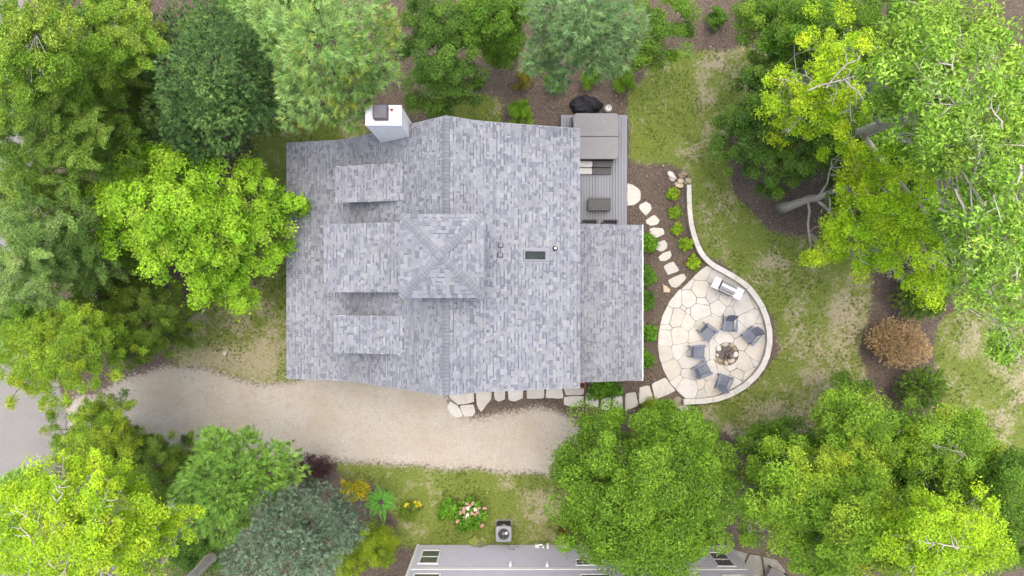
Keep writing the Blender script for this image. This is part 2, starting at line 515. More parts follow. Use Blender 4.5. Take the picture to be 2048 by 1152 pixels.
M['ground'] = ground_mat()
cv = lambda a: (a[:-1, :-1] + a[1:, :-1] + a[:-1, 1:] + a[1:, 1:]) / 4
c_road = cv(m_road.astype(float)) > 0.5
c_grav = (cv(m_grav.astype(float)) >= 0.5) & ~c_road
c_lawn = (cv(m_lawn.astype(float)) >= 0.5) & ~c_road & ~c_grav
c_mul = ~(c_road | c_grav | c_lawn)
NXV = len(gx)
def ground_part(name, mask, label=None):
    jj, ii = np.nonzero(mask)
    a = jj * NXV + ii
    f = np.stack([a, a + 1, a + NXV + 1, a + NXV], 1)
    used, inv = np.unique(f, return_inverse=True)
    f = inv.reshape(f.shape)
    V = np.stack([GX.ravel()[used], GY.ravel()[used], GZ.ravel()[used]], 1)
    o = np_mesh(name, V, f, M['ground'], smooth=True)
    me = o.data
    ca = me.color_attributes.new('cover', 'FLOAT_COLOR', 'POINT')
    c4 = np.stack([w_lawn.ravel()[used], w_grav.ravel()[used], w_road.ravel()[used], np.ones(len(used))], 1).astype(np.float32)
    ca.data.foreach_set('color', c4.ravel())
    da = me.attributes.new('dry', 'FLOAT', 'POINT')
    da.data.foreach_set('value', dry.ravel()[used].astype(np.float32))
    return tag(o, label, None, None, 'structure')
ground_part('ground', c_mul, 'dark brown mulch and leaf littered soil under the trees and shrubs')
ground_part('lawn', c_lawn, 'patchy green and straw coloured turf round the house')
ground_part('driveway', c_grav, 'pale beige gravel drive running below the house')
ground_part('road', c_road, 'worn grey asphalt lane at the left edge')
far = MB(); far.add([(-400, -400, -0.08), (400, -400, -0.08), (400, 400, -0.08), (-400, 400, -0.08)], [(0, 1, 2, 3)])
fo = far.build('terrain', M['ground']); tag(fo, 'wooded ground going on beyond the garden', None, None, 'structure')

def scatter(mask, n, rng):
    jj, ii = np.nonzero(mask)
    k = rng.integers(0, len(jj), n)
    x = gx[ii[k]] + rng.random(n) * CELL; y = gy[jj[k]] + rng.random(n) * CELL
    return x, y, GZ[jj[k], ii[k]], dry[jj[k], ii[k]]
INV = np.zeros_like(c_lawn)          # in view and not under the house
cx_ = cv(GX); cy_ = cv(GY)
INV = (np.abs(cx_) < 26.5) & (np.abs(cy_) < 15.5) & ~((cx_ > -9.3) & (cx_ < 2.2) & (cy_ > -3.5) & (cy_ < 6))
# grass blades
r = np.random.default_rng(77)
n = 110000
x, y, z, d = scatter(c_lawn & INV, n, r)
keep = r.random(n) > d * 0.75
x, y, z, d = x[keep], y[keep], z[keep], d[keep]; n = len(x)
th = r.random(n) * 2 * PI; h = r.uniform(0.02, 0.065, n) * (1.15 - 0.6 * d); ln = r.uniform(0.02, 0.06, n); wd = r.uniform(0.006, 0.014, n)
b = np.stack([x, y, z], 1); dirv = np.stack([np.cos(th), np.sin(th), 0 * th], 1); per = np.stack([-np.sin(th), np.cos(th), 0 * th], 1)
V = np.stack([b - per * wd[:, None], b + per * wd[:, None], b + dirv * ln[:, None] + np.array([0, 0, 1]) * h[:, None]], 1).reshape(-1, 3)
g0 = np.array([0.12, 0.165, 0.03]); g1 = np.array([0.25, 0.27, 0.085]); s0 = np.array([0.34, 0.29, 0.17])
mixk = np.clip(d + r.normal(0, 0.2, n), 0, 1)[:, None]
cg = (g0 + (g1 - g0) * r.random((n, 1))) * (1 - mixk) + s0 * mixk
cg *= r.uniform(0.7, 1.25, (n, 1))
# coarser darker tufts in patches
nt = 3600
x, y, z, d = scatter(c_lawn & INV, nt * 3, r)
kk = (fbm(x, y, 0.8, 91, 3) + r.normal(0, 0.07, len(x))) > 0.52
x, y, z, d = x[kk][:nt], y[kk][:nt], z[kk][:nt], d[kk][:nt]
nb_ = 9; m2 = len(x) * nb_
th = r.random(m2) * 2 * PI; rad = r.uniform(0.0, 0.05, m2)
b = np.repeat(np.stack([x, y, z], 1), nb_, 0) + np.stack([rad * np.cos(th * 3), rad * np.sin(th * 3), 0 * th], 1)
dirv = np.stack([np.cos(th), np.sin(th), 0 * th], 1); per = np.stack([-np.sin(th), np.cos(th), 0 * th], 1)
ln = r.uniform(0.03, 0.09, m2)[:, None]; wd = r.uniform(0.007, 0.013, m2)[:, None]
V2 = np.stack([b - per * wd, b + per * wd, b + dirv * ln + np.array([0, 0, 1]) * r.uniform(0.03, 0.08, (m2, 1))], 1).reshape(-1, 3)
c2 = np.repeat(np.where(r.random((len(x), 1)) < 0.7, np.array([[0.11, 0.165, 0.034]]), np.array([[0.17, 0.215, 0.05]])), nb_, 0) * r.uniform(0.7, 1.3, (m2, 1))
V = np.concatenate([V, V2]); cg = np.concatenate([cg, c2]); n += m2
go = np_mesh('grass', V, np.arange(3 * n).reshape(-1, 3), M['leaf'], col=np.repeat(cg, 3, 0))
tag(go, 'short patchy grass blades over the lawns', None, None, 'stuff')
# loose stones on the drive
n = 16000
x, y, z, d = scatter(c_grav & INV, n, r)
sz = r.uniform(0.008, 0.024, n) * (1 + (r.random(n) > 0.97) * 0.8)
an = r.random(n) * 6.28
ring = np.stack([np.stack([np.cos(an + k * 2.1), np.sin(an + k * 2.1), 0 * an], 1) for k in range(3)], 1) * sz[:, None, None] * r.uniform(0.7, 1.3, (n, 3, 1))
V = np.concatenate([ring + np.stack([x, y, z], 1)[:, None, :], (np.stack([x, y, z + sz * 0.8], 1))[:, None, :]], 1).reshape(-1, 3)
k = np.arange(n)[:, None] * 4
F = np.concatenate([k + np.array([0, 1, 3]), k + np.array([1, 2, 3]), k + np.array([2, 0, 3])], 0)
cg = np.array([0.415, 0.38, 0.33]) * r.uniform(0.7, 1.25, (n, 1)) * (1 + r.normal(0, 0.03, (n, 3)))
tag(np_mesh('gravel', V, F, tint_mat('gravel_stone', 0.9, 40, 0.1, 0.0), col=np.repeat(cg, 4, 0)), 'loose pale stones scattered over the drive', None, None, 'stuff')
def flat_bits(name, label, mask, n, size, cols, mat, seed, up=0.02, tilt=0.35, asp=0.6):
    r = np.random.default_rng(seed)
    x, y, z, d = scatter(mask, n, r)
    th = r.random(n) * 6.28; L = r.uniform(size[0], size[1], n)
    a = np.stack([np.cos(th), np.sin(th), r.normal(0, tilt, n)], 1) * L[:, None]
    b_ = np.stack([-np.sin(th), np.cos(th), r.normal(0, tilt, n)], 1) * (L * asp)[:, None]
    c = np.stack([x, y, z + up], 1)
    V = np.stack([c - a, c - b_, c + a, c + b_], 1).reshape(-1, 3)
    C = np.array(cols)[r.integers(0, len(cols), n)] * r.uniform(0.7, 1.3, (n, 1))
    return tag(np_mesh(name, V, np.arange(4 * n).reshape(-1, 4), mat, col=np.repeat(C, 4, 0)), label, None, None, 'stuff')
flat_bits('mulch_chips', 'shredded bark chips covering the planting beds', c_mul & INV, 28000, (0.015, 0.05), [(0.06, 0.045, 0.04), (0.10, 0.075, 0.065), (0.15, 0.115, 0.095), (0.045, 0.035, 0.03)], M['shingle'], 3, 0.015, 0.4, 0.35)
flat_bits('fallen_leaves', 'dry tan and yellow leaves fallen on the beds and turf', (c_mul | c_lawn) & INV, 1100, (0.02, 0.05), [(0.42, 0.32, 0.20), (0.50, 0.42, 0.28), (0.55, 0.42, 0.08), (0.40, 0.22, 0.08), (0.6, 0.55, 0.45)], M['leaf'], 8, 0.05, 0.3, 0.6)

exec_late = []
# ------------------------------------------------------------------ HOUSE
EX, KX, RX, QX, FX = -10.0, -7.31, -2.48, -1.25, 2.74       # eave, kink, ridge, right kink, right eave
EZ, KZ, RZ, QZ, FZ = 3.70, 4.36, 8.50, 7.72, 6.43
YN, YS = 6.42, -4.00
PROF = [(EX, EZ), (KX - 0.35, KZ - 0.10), (KX + 0.3, KZ + 0.20), (RX, RZ), (QX - 0.25, QZ + 0.10), (QX + 0.5, QZ - 0.22), (FX, FZ)]
def zroof(X):
    return float(np.interp(X, [p[0] for p in PROF], [p[1] for p in PROF]))
def roof_at(px, py, lift=0.0):
    z = 6.0
    for _ in range(40):
        p = P(px, py, z)
        z = zroof(p.x) + lift
    return P(px, py, z)
house = thing('house', 'large house with blue grey shingled gable roof and square cupola', 'house', (-3.5, 1.2, 0))
HL = Vector((-3.5, 1.2, 0))
def hb(mb, name, mat, parent, smooth=False):
    """house meshes are written in place and shifted to the house's own base"""
    mb.v = [(p[0] - HL.x, p[1] - HL.y, p[2] - HL.z) for p in mb.v]
    return mb.build(name, mat, parent, smooth)
rngH = random.Random(12)
SH_COL = [((0.218, 0.232, 0.268), 34), ((0.198, 0.212, 0.25), 26), ((0.172, 0.184, 0.224), 14), ((0.15, 0.161, 0.20), 8), ((0.24, 0.254, 0.286), 22), ((0.235, 0.247, 0.268), 7), ((0.24, 0.24, 0.25), 1)]
_cw = [w for c, w in SH_COL]
def sh_color():
    c = rngH.choices([c for c, w in SH_COL], _cw)[0]
    k = rngH.uniform(0.90, 1.10) 
    return (c[0] * k * 1.01, c[1] * k, c[2] * k * 0.975)
def tab(mb, o, U, Vv, Nn, u0, u1, v0, v1, lift, col, band):
    """one shingle: a wedge lying on the courses below, thick at its lower edge"""
    h0, h1 = lift + 0.014, 0.004
    def q(u, v, h): return o + U * u + Vv * v + Nn * h
    base = [q(u0, v0, 0), q(u1, v0, 0), q(u1, v1, 0), q(u0, v1, 0), q(u0, v0, h0), q(u1, v0, h0), q(u1, v1, h1), q(u0, v1, h1)]
    if band <= 0:
        mb.add(base, [(4, 5, 6, 7), (0, 1, 5, 4), (1, 2, 6, 5), (3, 0, 4, 7)], col)
    else:
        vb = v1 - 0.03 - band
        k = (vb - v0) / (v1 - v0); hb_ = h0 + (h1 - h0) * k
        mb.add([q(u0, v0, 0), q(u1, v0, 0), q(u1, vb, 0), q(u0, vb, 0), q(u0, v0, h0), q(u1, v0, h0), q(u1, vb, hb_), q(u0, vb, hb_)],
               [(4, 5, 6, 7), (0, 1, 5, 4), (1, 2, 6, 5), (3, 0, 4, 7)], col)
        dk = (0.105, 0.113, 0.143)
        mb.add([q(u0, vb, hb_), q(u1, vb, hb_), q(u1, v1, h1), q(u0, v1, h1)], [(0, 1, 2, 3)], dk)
def courses(o, U, Vv, ulim, vlen, exp=0.146, each=None):
    """lays shingle courses; ulim(v)->(u0,u1); each(mb) is called per shingle, or one mesh is returned"""
    Nn = U.cross(Vv).normalized()
    if Nn.z < 0: Nn = -Nn
    mb = MB()
    k = 0
    nrow = max(1, round(vlen / exp)); e = vlen / nrow
    for k in range(nrow):
        v0 = k * e; v1 = v0 + e + 0.03
        ua, ub = ulim(v0 + e * 0.5)
        u = ua - rngH.random() * 0.12
        tooth = rngH.random() < 0.5
        while u < ub:
            w = rngH.choice([0.08, 0.10, 0.12, 0.14, 0.17, 0.2, 0.25]) * rngH.uniform(0.9, 1.1)
            a, b_ = max(u, ua), min(u + w, ub)
            if b_ - a > 0.02:
                c = sh_color()
                lift = 0.012 if tooth else 0.0
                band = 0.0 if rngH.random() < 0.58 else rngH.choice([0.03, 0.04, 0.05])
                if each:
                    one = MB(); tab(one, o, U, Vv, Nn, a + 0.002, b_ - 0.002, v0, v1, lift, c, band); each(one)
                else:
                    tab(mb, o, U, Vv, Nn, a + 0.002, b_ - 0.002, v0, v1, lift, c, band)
            u += w; tooth = not tooth
    return mb
def plane_field(parent, p_low0, p_low1, p_up0, name='shingle_courses'):
    """p_low0->p_low1 the lower edge, p_up0 above p_low0"""
    o = Vector(p_low0); U = Vector(p_low1) - o; ul = U.length; U.normalize()
    Vv = Vector(p_up0) - o; vl = Vv.length; Vv.normalize()
    mb = courses(o, U, Vv, lambda v: (0, ul), vl)
    ob = hb(mb, name, M['shingle'], parent)
    ob['kind'] = 'stuff'
    return ob
def slab(poly_top, th=0.14):
    mb = MB(); n = len(poly_top)
    a = [Vector(p) - Vector((0, 0, 0.004)) for p in poly_top]; b_ = [p - Vector((0, 0, th)) for p in a]
    mb.add(a + b_, [tuple(range(n)), tuple(range(2 * n - 1, n - 1, -1))] + [(i, n + i, n + (i + 1) % n, (i + 1) % n) for i in range(n)])
    return mb
# walls: the gable shape under the roof
wall = MB()
ins = [(EX + 0.5, 0.0)] + [(max(EX + 0.5, min(FX - 0.35, x)), zroof(max(EX + 0.5, min(FX - 0.35, x))) - 0.2) for x, z in PROF] + [(FX - 0.35, 0.0)]
n_ = len(ins)
wall.add([(x, YN - 0.4, z) for x, z in ins] + [(x, YS + 0.4, z) for x, z in ins],
         [tuple(range(n_)), tuple(range(2 * n_ - 1, n_ - 1, -1))] + [(i, n_ + i, n_ + (i + 1) % n_, (i + 1) % n_) for i in range(n_)])
hb(wall, 'wall', M['house_wall'], house)
# main roof
rs = MB()
for (x0, z0), (x1, z1) in zip(PROF[:-1], PROF[1:]):
    q = slab([(x0, YS, z0), (x1, YS, z1), (x1, YN, z1), (x0, YN, z0)])
    rs.add(q.v, q.f)
roof = hb(rs, 'roof', M['house_wall'], house)
for i in range(len(PROF) - 1):
    (x0, z0), (x1, z1) = PROF[i], PROF[i + 1]
    if x1 <= RX + 1e-6: plane_field(roof, (x0, YS, z0), (x0, YN, z0), (x1, YS, z1))
    else: plane_field(roof, (x1, YS, z1), (x1, YN, z1), (x0, YS, z0))
dm = MB()
for yy in (YN + 0.012, YS - 0.012):
    for (x0, z0), (x1, z1) in zip(PROF[:-1], PROF[1:]):
        dm.add([(x0, yy - 0.012, z0 - 0.16), (x0, yy + 0.012, z0 - 0.16), (x1, yy + 0.012, z1 - 0.16), (x1, yy - 0.012, z1 - 0.16),
                (x0, yy - 0.012, z0 + 0.01), (x0, yy + 0.012, z0 + 0.01), (x1, yy + 0.012, z1 + 0.01), (x1, yy - 0.012, z1 + 0.01)],
               [(3, 2, 1, 0), (4, 5, 6, 7), (0, 1, 5, 4), (1, 2, 6, 5), (2, 3, 7, 6), (3, 0, 4, 7)])
hb(dm, 'rake_trim', M['lead'], roof)['kind'] = 'stuff'

def caps(parent, a, b_, wl, wr, width=0.17, exp=0.14):
    """ridge caps along a->b_, wings going down wl and wr"""
    a = Vector(a); b_ = Vector(b_); L = (b_ - a).length; D = (b_ - a) / L
    wl = Vector(wl).normalized(); wr = Vector(wr).normalized()
    nn = max(1, round(L / exp)); e = L / nn
    up = Vector((0, 0, 1))
    for i in range(nn):
        k_ = rngH.uniform(0.9, 1.06); c = tuple(v * k_ for v in (0.205, 0.217, 0.245))
        mb = MB()
        s0, s1 = i * e, i * e + e + 0.04
        pts = []
        for s, h in ((s0, 0.080), (s1, 0.058)):
            p = a + D * s
            pts += [p + wl * width + up * (h - 0.03), p + up * h, p + wr * width + up * (h - 0.03)]
        low = [q - up * 0.016 for q in pts]
        mb.add(pts + low, [(0, 1, 4, 3), (1, 2, 5, 4), (0, 6, 7, 1), (1, 7, 8, 2), (0, 3, 9, 6), (2, 8, 11, 5)], c)
        # the narrow dark line where the next cap starts
        mb.add([pts[0] - D * 0.02, pts[1] - D * 0.02, pts[2] - D * 0.02, pts[0] - up * 0.002 + D * 0.001, pts[1] - up * 0.002 + D * 0.001, pts[2] - up * 0.002 + D * 0.001],
               [(0, 1, 4, 3), (1, 2, 5, 4)], (0.135, 0.144, 0.168))
        hb(mb, 'ridge_cap', M['shingle'], parent)
sl_l = (PROF[2][0] - RX, 0, PROF[2][1] - RZ); sl_r = (PROF[4][0] - RX, 0, PROF[4][1] - RZ)
caps(roof, (RX, YN, RZ), (RX, 2.55, RZ), sl_l, sl_r)
caps(roof, (RX, YS, RZ), (RX, -0.25, RZ), sl_l, sl_r)

# porch roof on the right
porch = hb(slab([(2.2, -4.17, 4.08), (5.87, -4.17, 3.2), (5.87, 2.84, 3.2), (2.2, 2.84, 4.08)]), 'porch_roof', M['house_wall'], house)
plane_field(porch, (5.87, -4.17, 3.2), (5.87, 2.84, 3.2), (2.2, -4.17, 4.08))
g = MB()
g.box((5.90, -0.665, 3.14), (0.04, 7.04, 0.09))
gutter = hb(g, 'gutter', M['white'], porch)
for k in range(12):
    gi = MB(); gi.box((5.90, -3.9 + k * 0.58, 3.196), (0.07, 0.035, 0.018)); hb(gi, 'gutter_bracket', M['white'], porch)
for i, yy in enumerate((-3.9, -0.65, 2.6)):
    q = MB(); q.box((5.5, yy, 1.58), (0.14, 0.14, 3.1)); hb(q, 'porch_post', M['white'], house)

# dormers
def dormer(px_front, y0, y1, zf, slope, x_end):
    xf = (px_front - 1024) * (CAM_H - zf) / FPX
    xe = x_end; ze = zf + slope * (xe - xf)
    d = hb(slab([(xf, y0, zf), (xe, y0, ze), (xe, y1, ze), (xf, y1, zf)], 0.12), 'dormer', M['house_wall'], house)
    plane_field(d, (xf, y0, zf), (xf, y1, zf), (xe, y0, ze))
    w = MB()
    x0 = xf + 0.28
    zz = lambda X: zf + slope * (X - xf) - 0.13
    for yy in (y0 + 0.16, y1 - 0.16):
        s = 0.03
        q = [(x0, yy, zroof(x0) - 0.1), (xe, yy, zroof(xe) - 0.3), (xe, yy, zz(xe)), (x0, yy, zz(x0))]
        w.add([(a, b_ - s, c) for a, b_, c in q] + [(a, b_ + s, c) for a, b_, c in q], [(0, 1, 2, 3), (7, 6, 5, 4), (0, 4, 5, 1), (1, 5, 6, 2), (2, 6, 7, 3), (3, 7, 4, 0)])
    w.box((x0 + 0.04, (y0 + y1) / 2, (zroof(x0) - 0.1 + zz(x0)) / 2), (0.06, y1 - y0 - 0.38, zz(x0) - zroof(x0) + 0.1))
    hb(w, 'dormer_wall', M['shed_roof'], d)
    t_ = MB()
    t_.box((xf - 0.012, (y0 + y1) / 2, zf - 0.06), (0.024, y1 - y0, 0.13))
    hb(t_, 'fascia', M['lead'], d)
    gl = MB(); gl.box((x0, (y0 + y1) / 2, (zroof(x0) + zz(x0)) / 2 + 0.05), (0.03, (y1 - y0) * 0.55, (zz(x0) - zroof(x0)) * 0.55))
    hb(gl, 'dormer_window', M['glass'], d)
    return d
dormer(672, 3.48, 4.97, 6.10, 0.285, -4.30)
dormer(649, -0.17, 2.58, 6.30, 0.30, -3.9)
dormer(669, -2.64, -1.12, 6.10, 0.285, -4.30)

# cupola
CX, CY, CZ, CH = -2.535, 1.157, 9.28, 1.51
AZ = 10.12
cw = MB(); cw.box((CX, CY, 8.1), (2.5, 2.5, 2.3))
cb = MB()
A_ = Vector((CX, CY, AZ))
cor = [Vector((CX - CH, CY - CH, CZ)), Vector((CX + CH, CY - CH, CZ)), Vector((CX + CH, CY + CH, CZ)), Vector((CX - CH, CY + CH, CZ))]
cb.add([c - Vector((0, 0, 0.004)) for c in cor] + [A_ - Vector((0, 0, 0.004))] + [c - Vector((0, 0, 0.16)) for c in cor],
       [(0, 1, 4), (1, 2, 4), (2, 3, 4), (3, 0, 4), (8, 7, 6, 5), (0, 5, 6, 1), (1, 6, 7, 2), (2, 7, 8, 3), (3, 8, 5, 0)])
cup = hb(cb, 'cupola', M['house_wall'], house)
hb(cw, 'cupola_wall', M['white'], cup)
CNT = [0]
rest = MB()
def one_shingle(mb):
    CNT[0] += 1
    if CNT[0] <= 296: hb(mb, 'shingle', M['shingle'], cup)
    else: rest.add(mb.v, mb.f, mb.c[0])
for i in range(4):
    a, b_ = cor[i], cor[(i + 1) % 4]
    mid = (a + b_) / 2
    U = (b_ - a); ul = U.length; U.normalize()
    Vv = A_ - mid; vl = Vv.length; Vv.normalize()
    courses(a, U, Vv, lambda v, ul=ul, vl=vl: (v / vl * ul / 2, ul - v / vl * ul / 2), vl, 0.168, one_shingle)
if rest.v:
    q = hb(rest, 'shingle_courses', M['shingle'], cup); q['kind'] = 'stuff'
for i in range(4):
    a = cor[i]
    e1 = cor[(i + 1) % 4] - a; e2 = cor[(i - 1) % 4] - a
    hd = (A_ - a).normalized()
    def wing(e):
        w = e - hd * e.dot(hd); return w.normalized()
    m1 = (cor[(i + 1) % 4] + a) / 2; m2 = (cor[(i - 1) % 4] + a) / 2
    n1 = (A_ - a).cross(cor[(i + 1) % 4] - a).normalized(); n2 = (A_ - a).cross(cor[(i - 1) % 4] - a).normalized()
    w1 = hd.cross(n1); w1 = w1 if w1.dot(e1) > 0 else -w1
    w2 = hd.cross(n2); w2 = w2 if w2.dot(e2) > 0 else -w2
    caps(cup, a + hd * 0.03, A_ - hd * 0.05, w1, w2, 0.155, 0.135)
tp = MB(); tp.box((CX, CY, AZ + 0.02), (0.2, 0.2, 0.05), Matrix.Rotation(R(45), 3, 'Z'), (0.19, 0.20, 0.228)); hb(tp, 'ridge_cap', M['shingle'], cup)

# chimney
ch = MB(); ch.box((-4.70, 6.31, 4.5), (1.30, 0.72, 9.0))
chim = hb(ch, 'chimney', M['white'], house)
c2 = MB(); c2.box((-4.70, 6.31, 9.02), (1.32, 0.74, 0.06)); hb(c2, 'chimney_crown', simple('pale_crown', (0.66, 0.67, 0.74), 0.6, 0.05, 4), chim)
c3 = MB(); c3.box((-4.755, 6.36, 9.13), (0.50, 0.50, 0.16)); hb(c3, 'flue', M['rust'], chim)
c4 = MB()
ccx, ccy = -4.765, 6.385
rr = 0.275
def rrect(cx, cy, hx, hy, rad, seg=4):
    out = []
    for sx, sy, a0 in ((1, 1, 0), (-1, 1, 90), (-1, -1, 180), (1, -1, 270)):
        for k in range(seg + 1):
            an = R(a0 + 90 * k / seg)
            out.append((cx + sx * (hx - rad) + rad * math.cos(an), cy + sy * (hy - rad) + rad * math.sin(an)))
    return out
c4.prism(rrect(ccx, ccy, rr, rr, 0.05), 9.24, 9.34, inset=0.05)
hb(c4, 'chimney_cap', M['cap_metal'], chim)
c5 = MB(); c5.lathe((-4.38, 6.50, 9.05), [(0.055, 0), (0.055, 0.03), (0.02, 0.05)], 10); c5.box((-4.43, 6.53, 9.065), (0.09, 0.03, 0.025)); hb(c5, 'rusty_clip', M['rust'], chim)

# skylight, pipe and box vents on the right slope
def roof_frame(px, py):
    p = roof_at(px, py)
    dx = 0.2; s = (zroof(p.x + dx) - zroof(p.x - dx)) / (2 * dx)
    n = Vector((-s, 0, 1)).normalized(); u = Vector((1, 0, s)).normalized()
    return p, Matrix((u, Vector((0, 1, 0)), n)).transposed()
p, rot = roof_frame(1072, 511)
f = MB()
LX, LY = 1.10, 0.44
for sx, sy, cx_o, cy_o in ((LX, 0.06, 0, LY / 2 - 0.03), (LX, 0.06, 0, -LY / 2 + 0.03), (0.06, LY - 0.12, -LX / 2 + 0.03, 0), (0.19, LY - 0.12, LX / 2 - 0.095, 0)):
    f.box(p + rot @ Vector((cx_o, cy_o, 0.06)), (sx, sy, 0.10), rot)
skl = hb(f, 'skylight', simple('skylight_frame', (0.19, 0.20, 0.235), 0.4, 0.05, 5), house)
gsk = MB(); gsk.box(p + rot @ Vector((-0.065, 0, 0.07)), (LX - 0.25, LY - 0.12, 0.02), rot); hb(gsk, 'skylight_glass', M['glass'], skl)
fl = MB()
fl.box(p + rot @ Vector((-LX / 2 - 0.05, 0, 0.012)), (0.08, LY + 0.16, 0.016), rot)
for s in (-1, 1): fl.box(p + rot @ Vector((0, s * (LY / 2 + 0.04), 0.016)), (LX + 0.02, 0.07, 0.016), rot)
hb(fl, 'flashing', M['lead'], skl)
for (px_, py_) in ((1001, 490.5), (1000, 510)):
    p, rot = roof_frame(px_, py_)
    q = MB(); q.box(p + rot @ Vector((-0.02, 0, 0.07)), (0.14, 0.14, 0.10), rot)
    v_ = hb(q, 'roof_vent', simple('vent_grey', (0.17, 0.18, 0.20), 0.6), house)
    q = MB(); q.box(p + rot @ Vector((0.075, 0, 0.05)), (0.05, 0.14, 0.06), rot); q.box(p + rot @ Vector((-0.01, 0, 0.02)), (0.21, 0.19, 0.012), rot); hb(q, 'vent_louvre', M['dark'], v_)
p, rot = roof_frame(1110, 497)
q = MB(); q.lathe(p, [(0.11, 0.0), (0.10, 0.06), (0.065, 0.1), (0.06, 0.16)], 16); vp = hb(q, 'vent_pipe', M['dark'], house)
q = MB(); q.lathe(p + Vector((0, 0, 0.16)), [(0.045, 0.0), (0.045, 0.10), (0.026, 0.10), (0.024, 0.04)], 16); hb(q, 'pipe_collar', M['white'], vp)
q = MB(); q.lathe(p + Vector((0, 0, 0.19)), [(0.026, 0.0), (0.026, 0.045)], 12); hb(q, 'pipe_hole', M['dark'], vp)

# ------------------------------------------------------------------ DECK and what stands on it
DZ = 0.40
d0 = P(1122, 230, DZ); d1 = P(1254, 460, DZ)
deck = thing('deck', 'pale grey composite plank deck on the right side of the house', 'deck', (4.0, 5.2, 0))
rngD = random.Random(4)
def pl(name, x0, x1, y0, y1, parent=deck, z0=DZ - 0.035, z1=DZ):
    k = rngD.uniform(0.93, 1.07)
    mb = MB(); mb.box(((x0 + x1) / 2 - 4.0, (y0 + y1) / 2 - 5.2, (z0 + z1) / 2), (x1 - x0, y1 - y0, z1 - z0), None, (0.235 * k, 0.25 * k, 0.28 * k))
    return mb.build(name, M['deck'], parent)
DL, DR, DT, DBm = d0.x, d1.x, d0.y, 2.3
pl('border_board', DL, DR, DT - 0.14, DT)
pl('border_board', DL, DL + 0.14, DBm, DT - 0.146)
pl('border_board', DR - 0.14, DR, DBm, DT - 0.146)
nb = 21
w_ = (DR - DL - 0.292) / nb
for i in range(nb):
    x0 = DL + 0.146 + i * w_
    pl('deck_board', x0 + 0.011, x0 + w_ - 0.011, DBm, DT - 0.146)
fr = MB(); fr.box(((DL + DR) / 2 - 4.0, (DBm + DT) / 2 - 5.2, (DZ - 0.045) / 2), (DR - DL - 0.06, DT - DBm - 0.06, DZ - 0.045)); fr.build('deck_frame', M['dark'], deck)

# hot tub
tz = DZ + 0.90
ta = P(1147, 226, tz); tb = P(1238, 318, tz)
tcx, tcy = (ta.x + tb.x) / 2, (ta.y + tb.y) / 2
hw, hh = (tb.x - ta.x) / 2, (ta.y - tb.y) / 2
tub = thing('hot_tub', 'square hot tub closed by a folding grey padded cover', 'hot tub', (tcx, tcy, DZ))
q = MB(); q.prism(rrect(0, 0, hw - 0.06, hh - 0.06, 0.16), 0.0, 0.74); q.build('cabinet', M['tub_side'], tub)
q = MB(); q.prism(rrect(0, 0, hw - 0.015, hh - 0.015, 0.18), 0.743, 0.79); q.build('rim', M['tub_cover'], tub)
ys_ = hh - 2 * hh * (273.0 - 226) / (318 - 226)
def halfcover(y0, y1, top):
    out = []
    pts = rrect(0, 0, hw, hh, 0.17, 5)
    for x, y in pts:
        out.append((x, min(max(y, y0), y1)))
    res = []
    for p_ in out:
        if not res or math.hypot(p_[0] - res[-1][0], p_[1] - res[-1][1]) > 1e-4: res.append(p_)
    if math.hypot(res[0][0] - res[-1][0], res[0][1] - res[-1][1]) < 1e-4: res.pop()
    return res
q = MB(); q.prism(halfcover(ys_ + 0.012, hh, 0), 0.793, 0.90, inset=0.03); q.build('cover_panel', M['tub_cover'], tub)
q = MB(); q.prism(halfcover(-hh, ys_ - 0.012, 0), 0.793, 0.90, inset=0.03); q.build('cover_panel', M['tub_cover'], tub)
q = MB(); q.box((0, ys_, 0.855), (2 * hw - 0.04, 0.02, 0.05)); q.box((hw + 0.012, ys_ + 0.03, 0.75), (0.03, 0.22, 0.05)); q.build('hinge_strap', M['dark'], tub)
q = MB()
q.tube([(-hw - 0.05, hh - 0.12, 0.1), (-hw - 0.07, hh - 0.15, 0.62), (-hw - 0.07, hh - 0.75, 0.70), (-hw - 0.05, hh - 0.95, 0.2)], [0.03] * 4, 6)
q.build('cover_lifter', M['dark'], tub)
q = MB(); q.add([(0.32, 0.67, 0.906), (0.38, 0.69, 0.92), (0.44, 0.66, 0.908), (0.38, 0.64, 0.905)], [(0, 1, 2, 3)]); q.add([(0.28, 0.70, 0.906), (0.32, 0.72, 0.915), (0.34, 0.69, 0.905)], [(0, 1, 2)])
lf = q.build('fallen_leaf', M['orange'], None, loc=(tcx, tcy, DZ)); tag(lf, 'tan dry leaf lying on the grey hot tub cover', 'leaf')

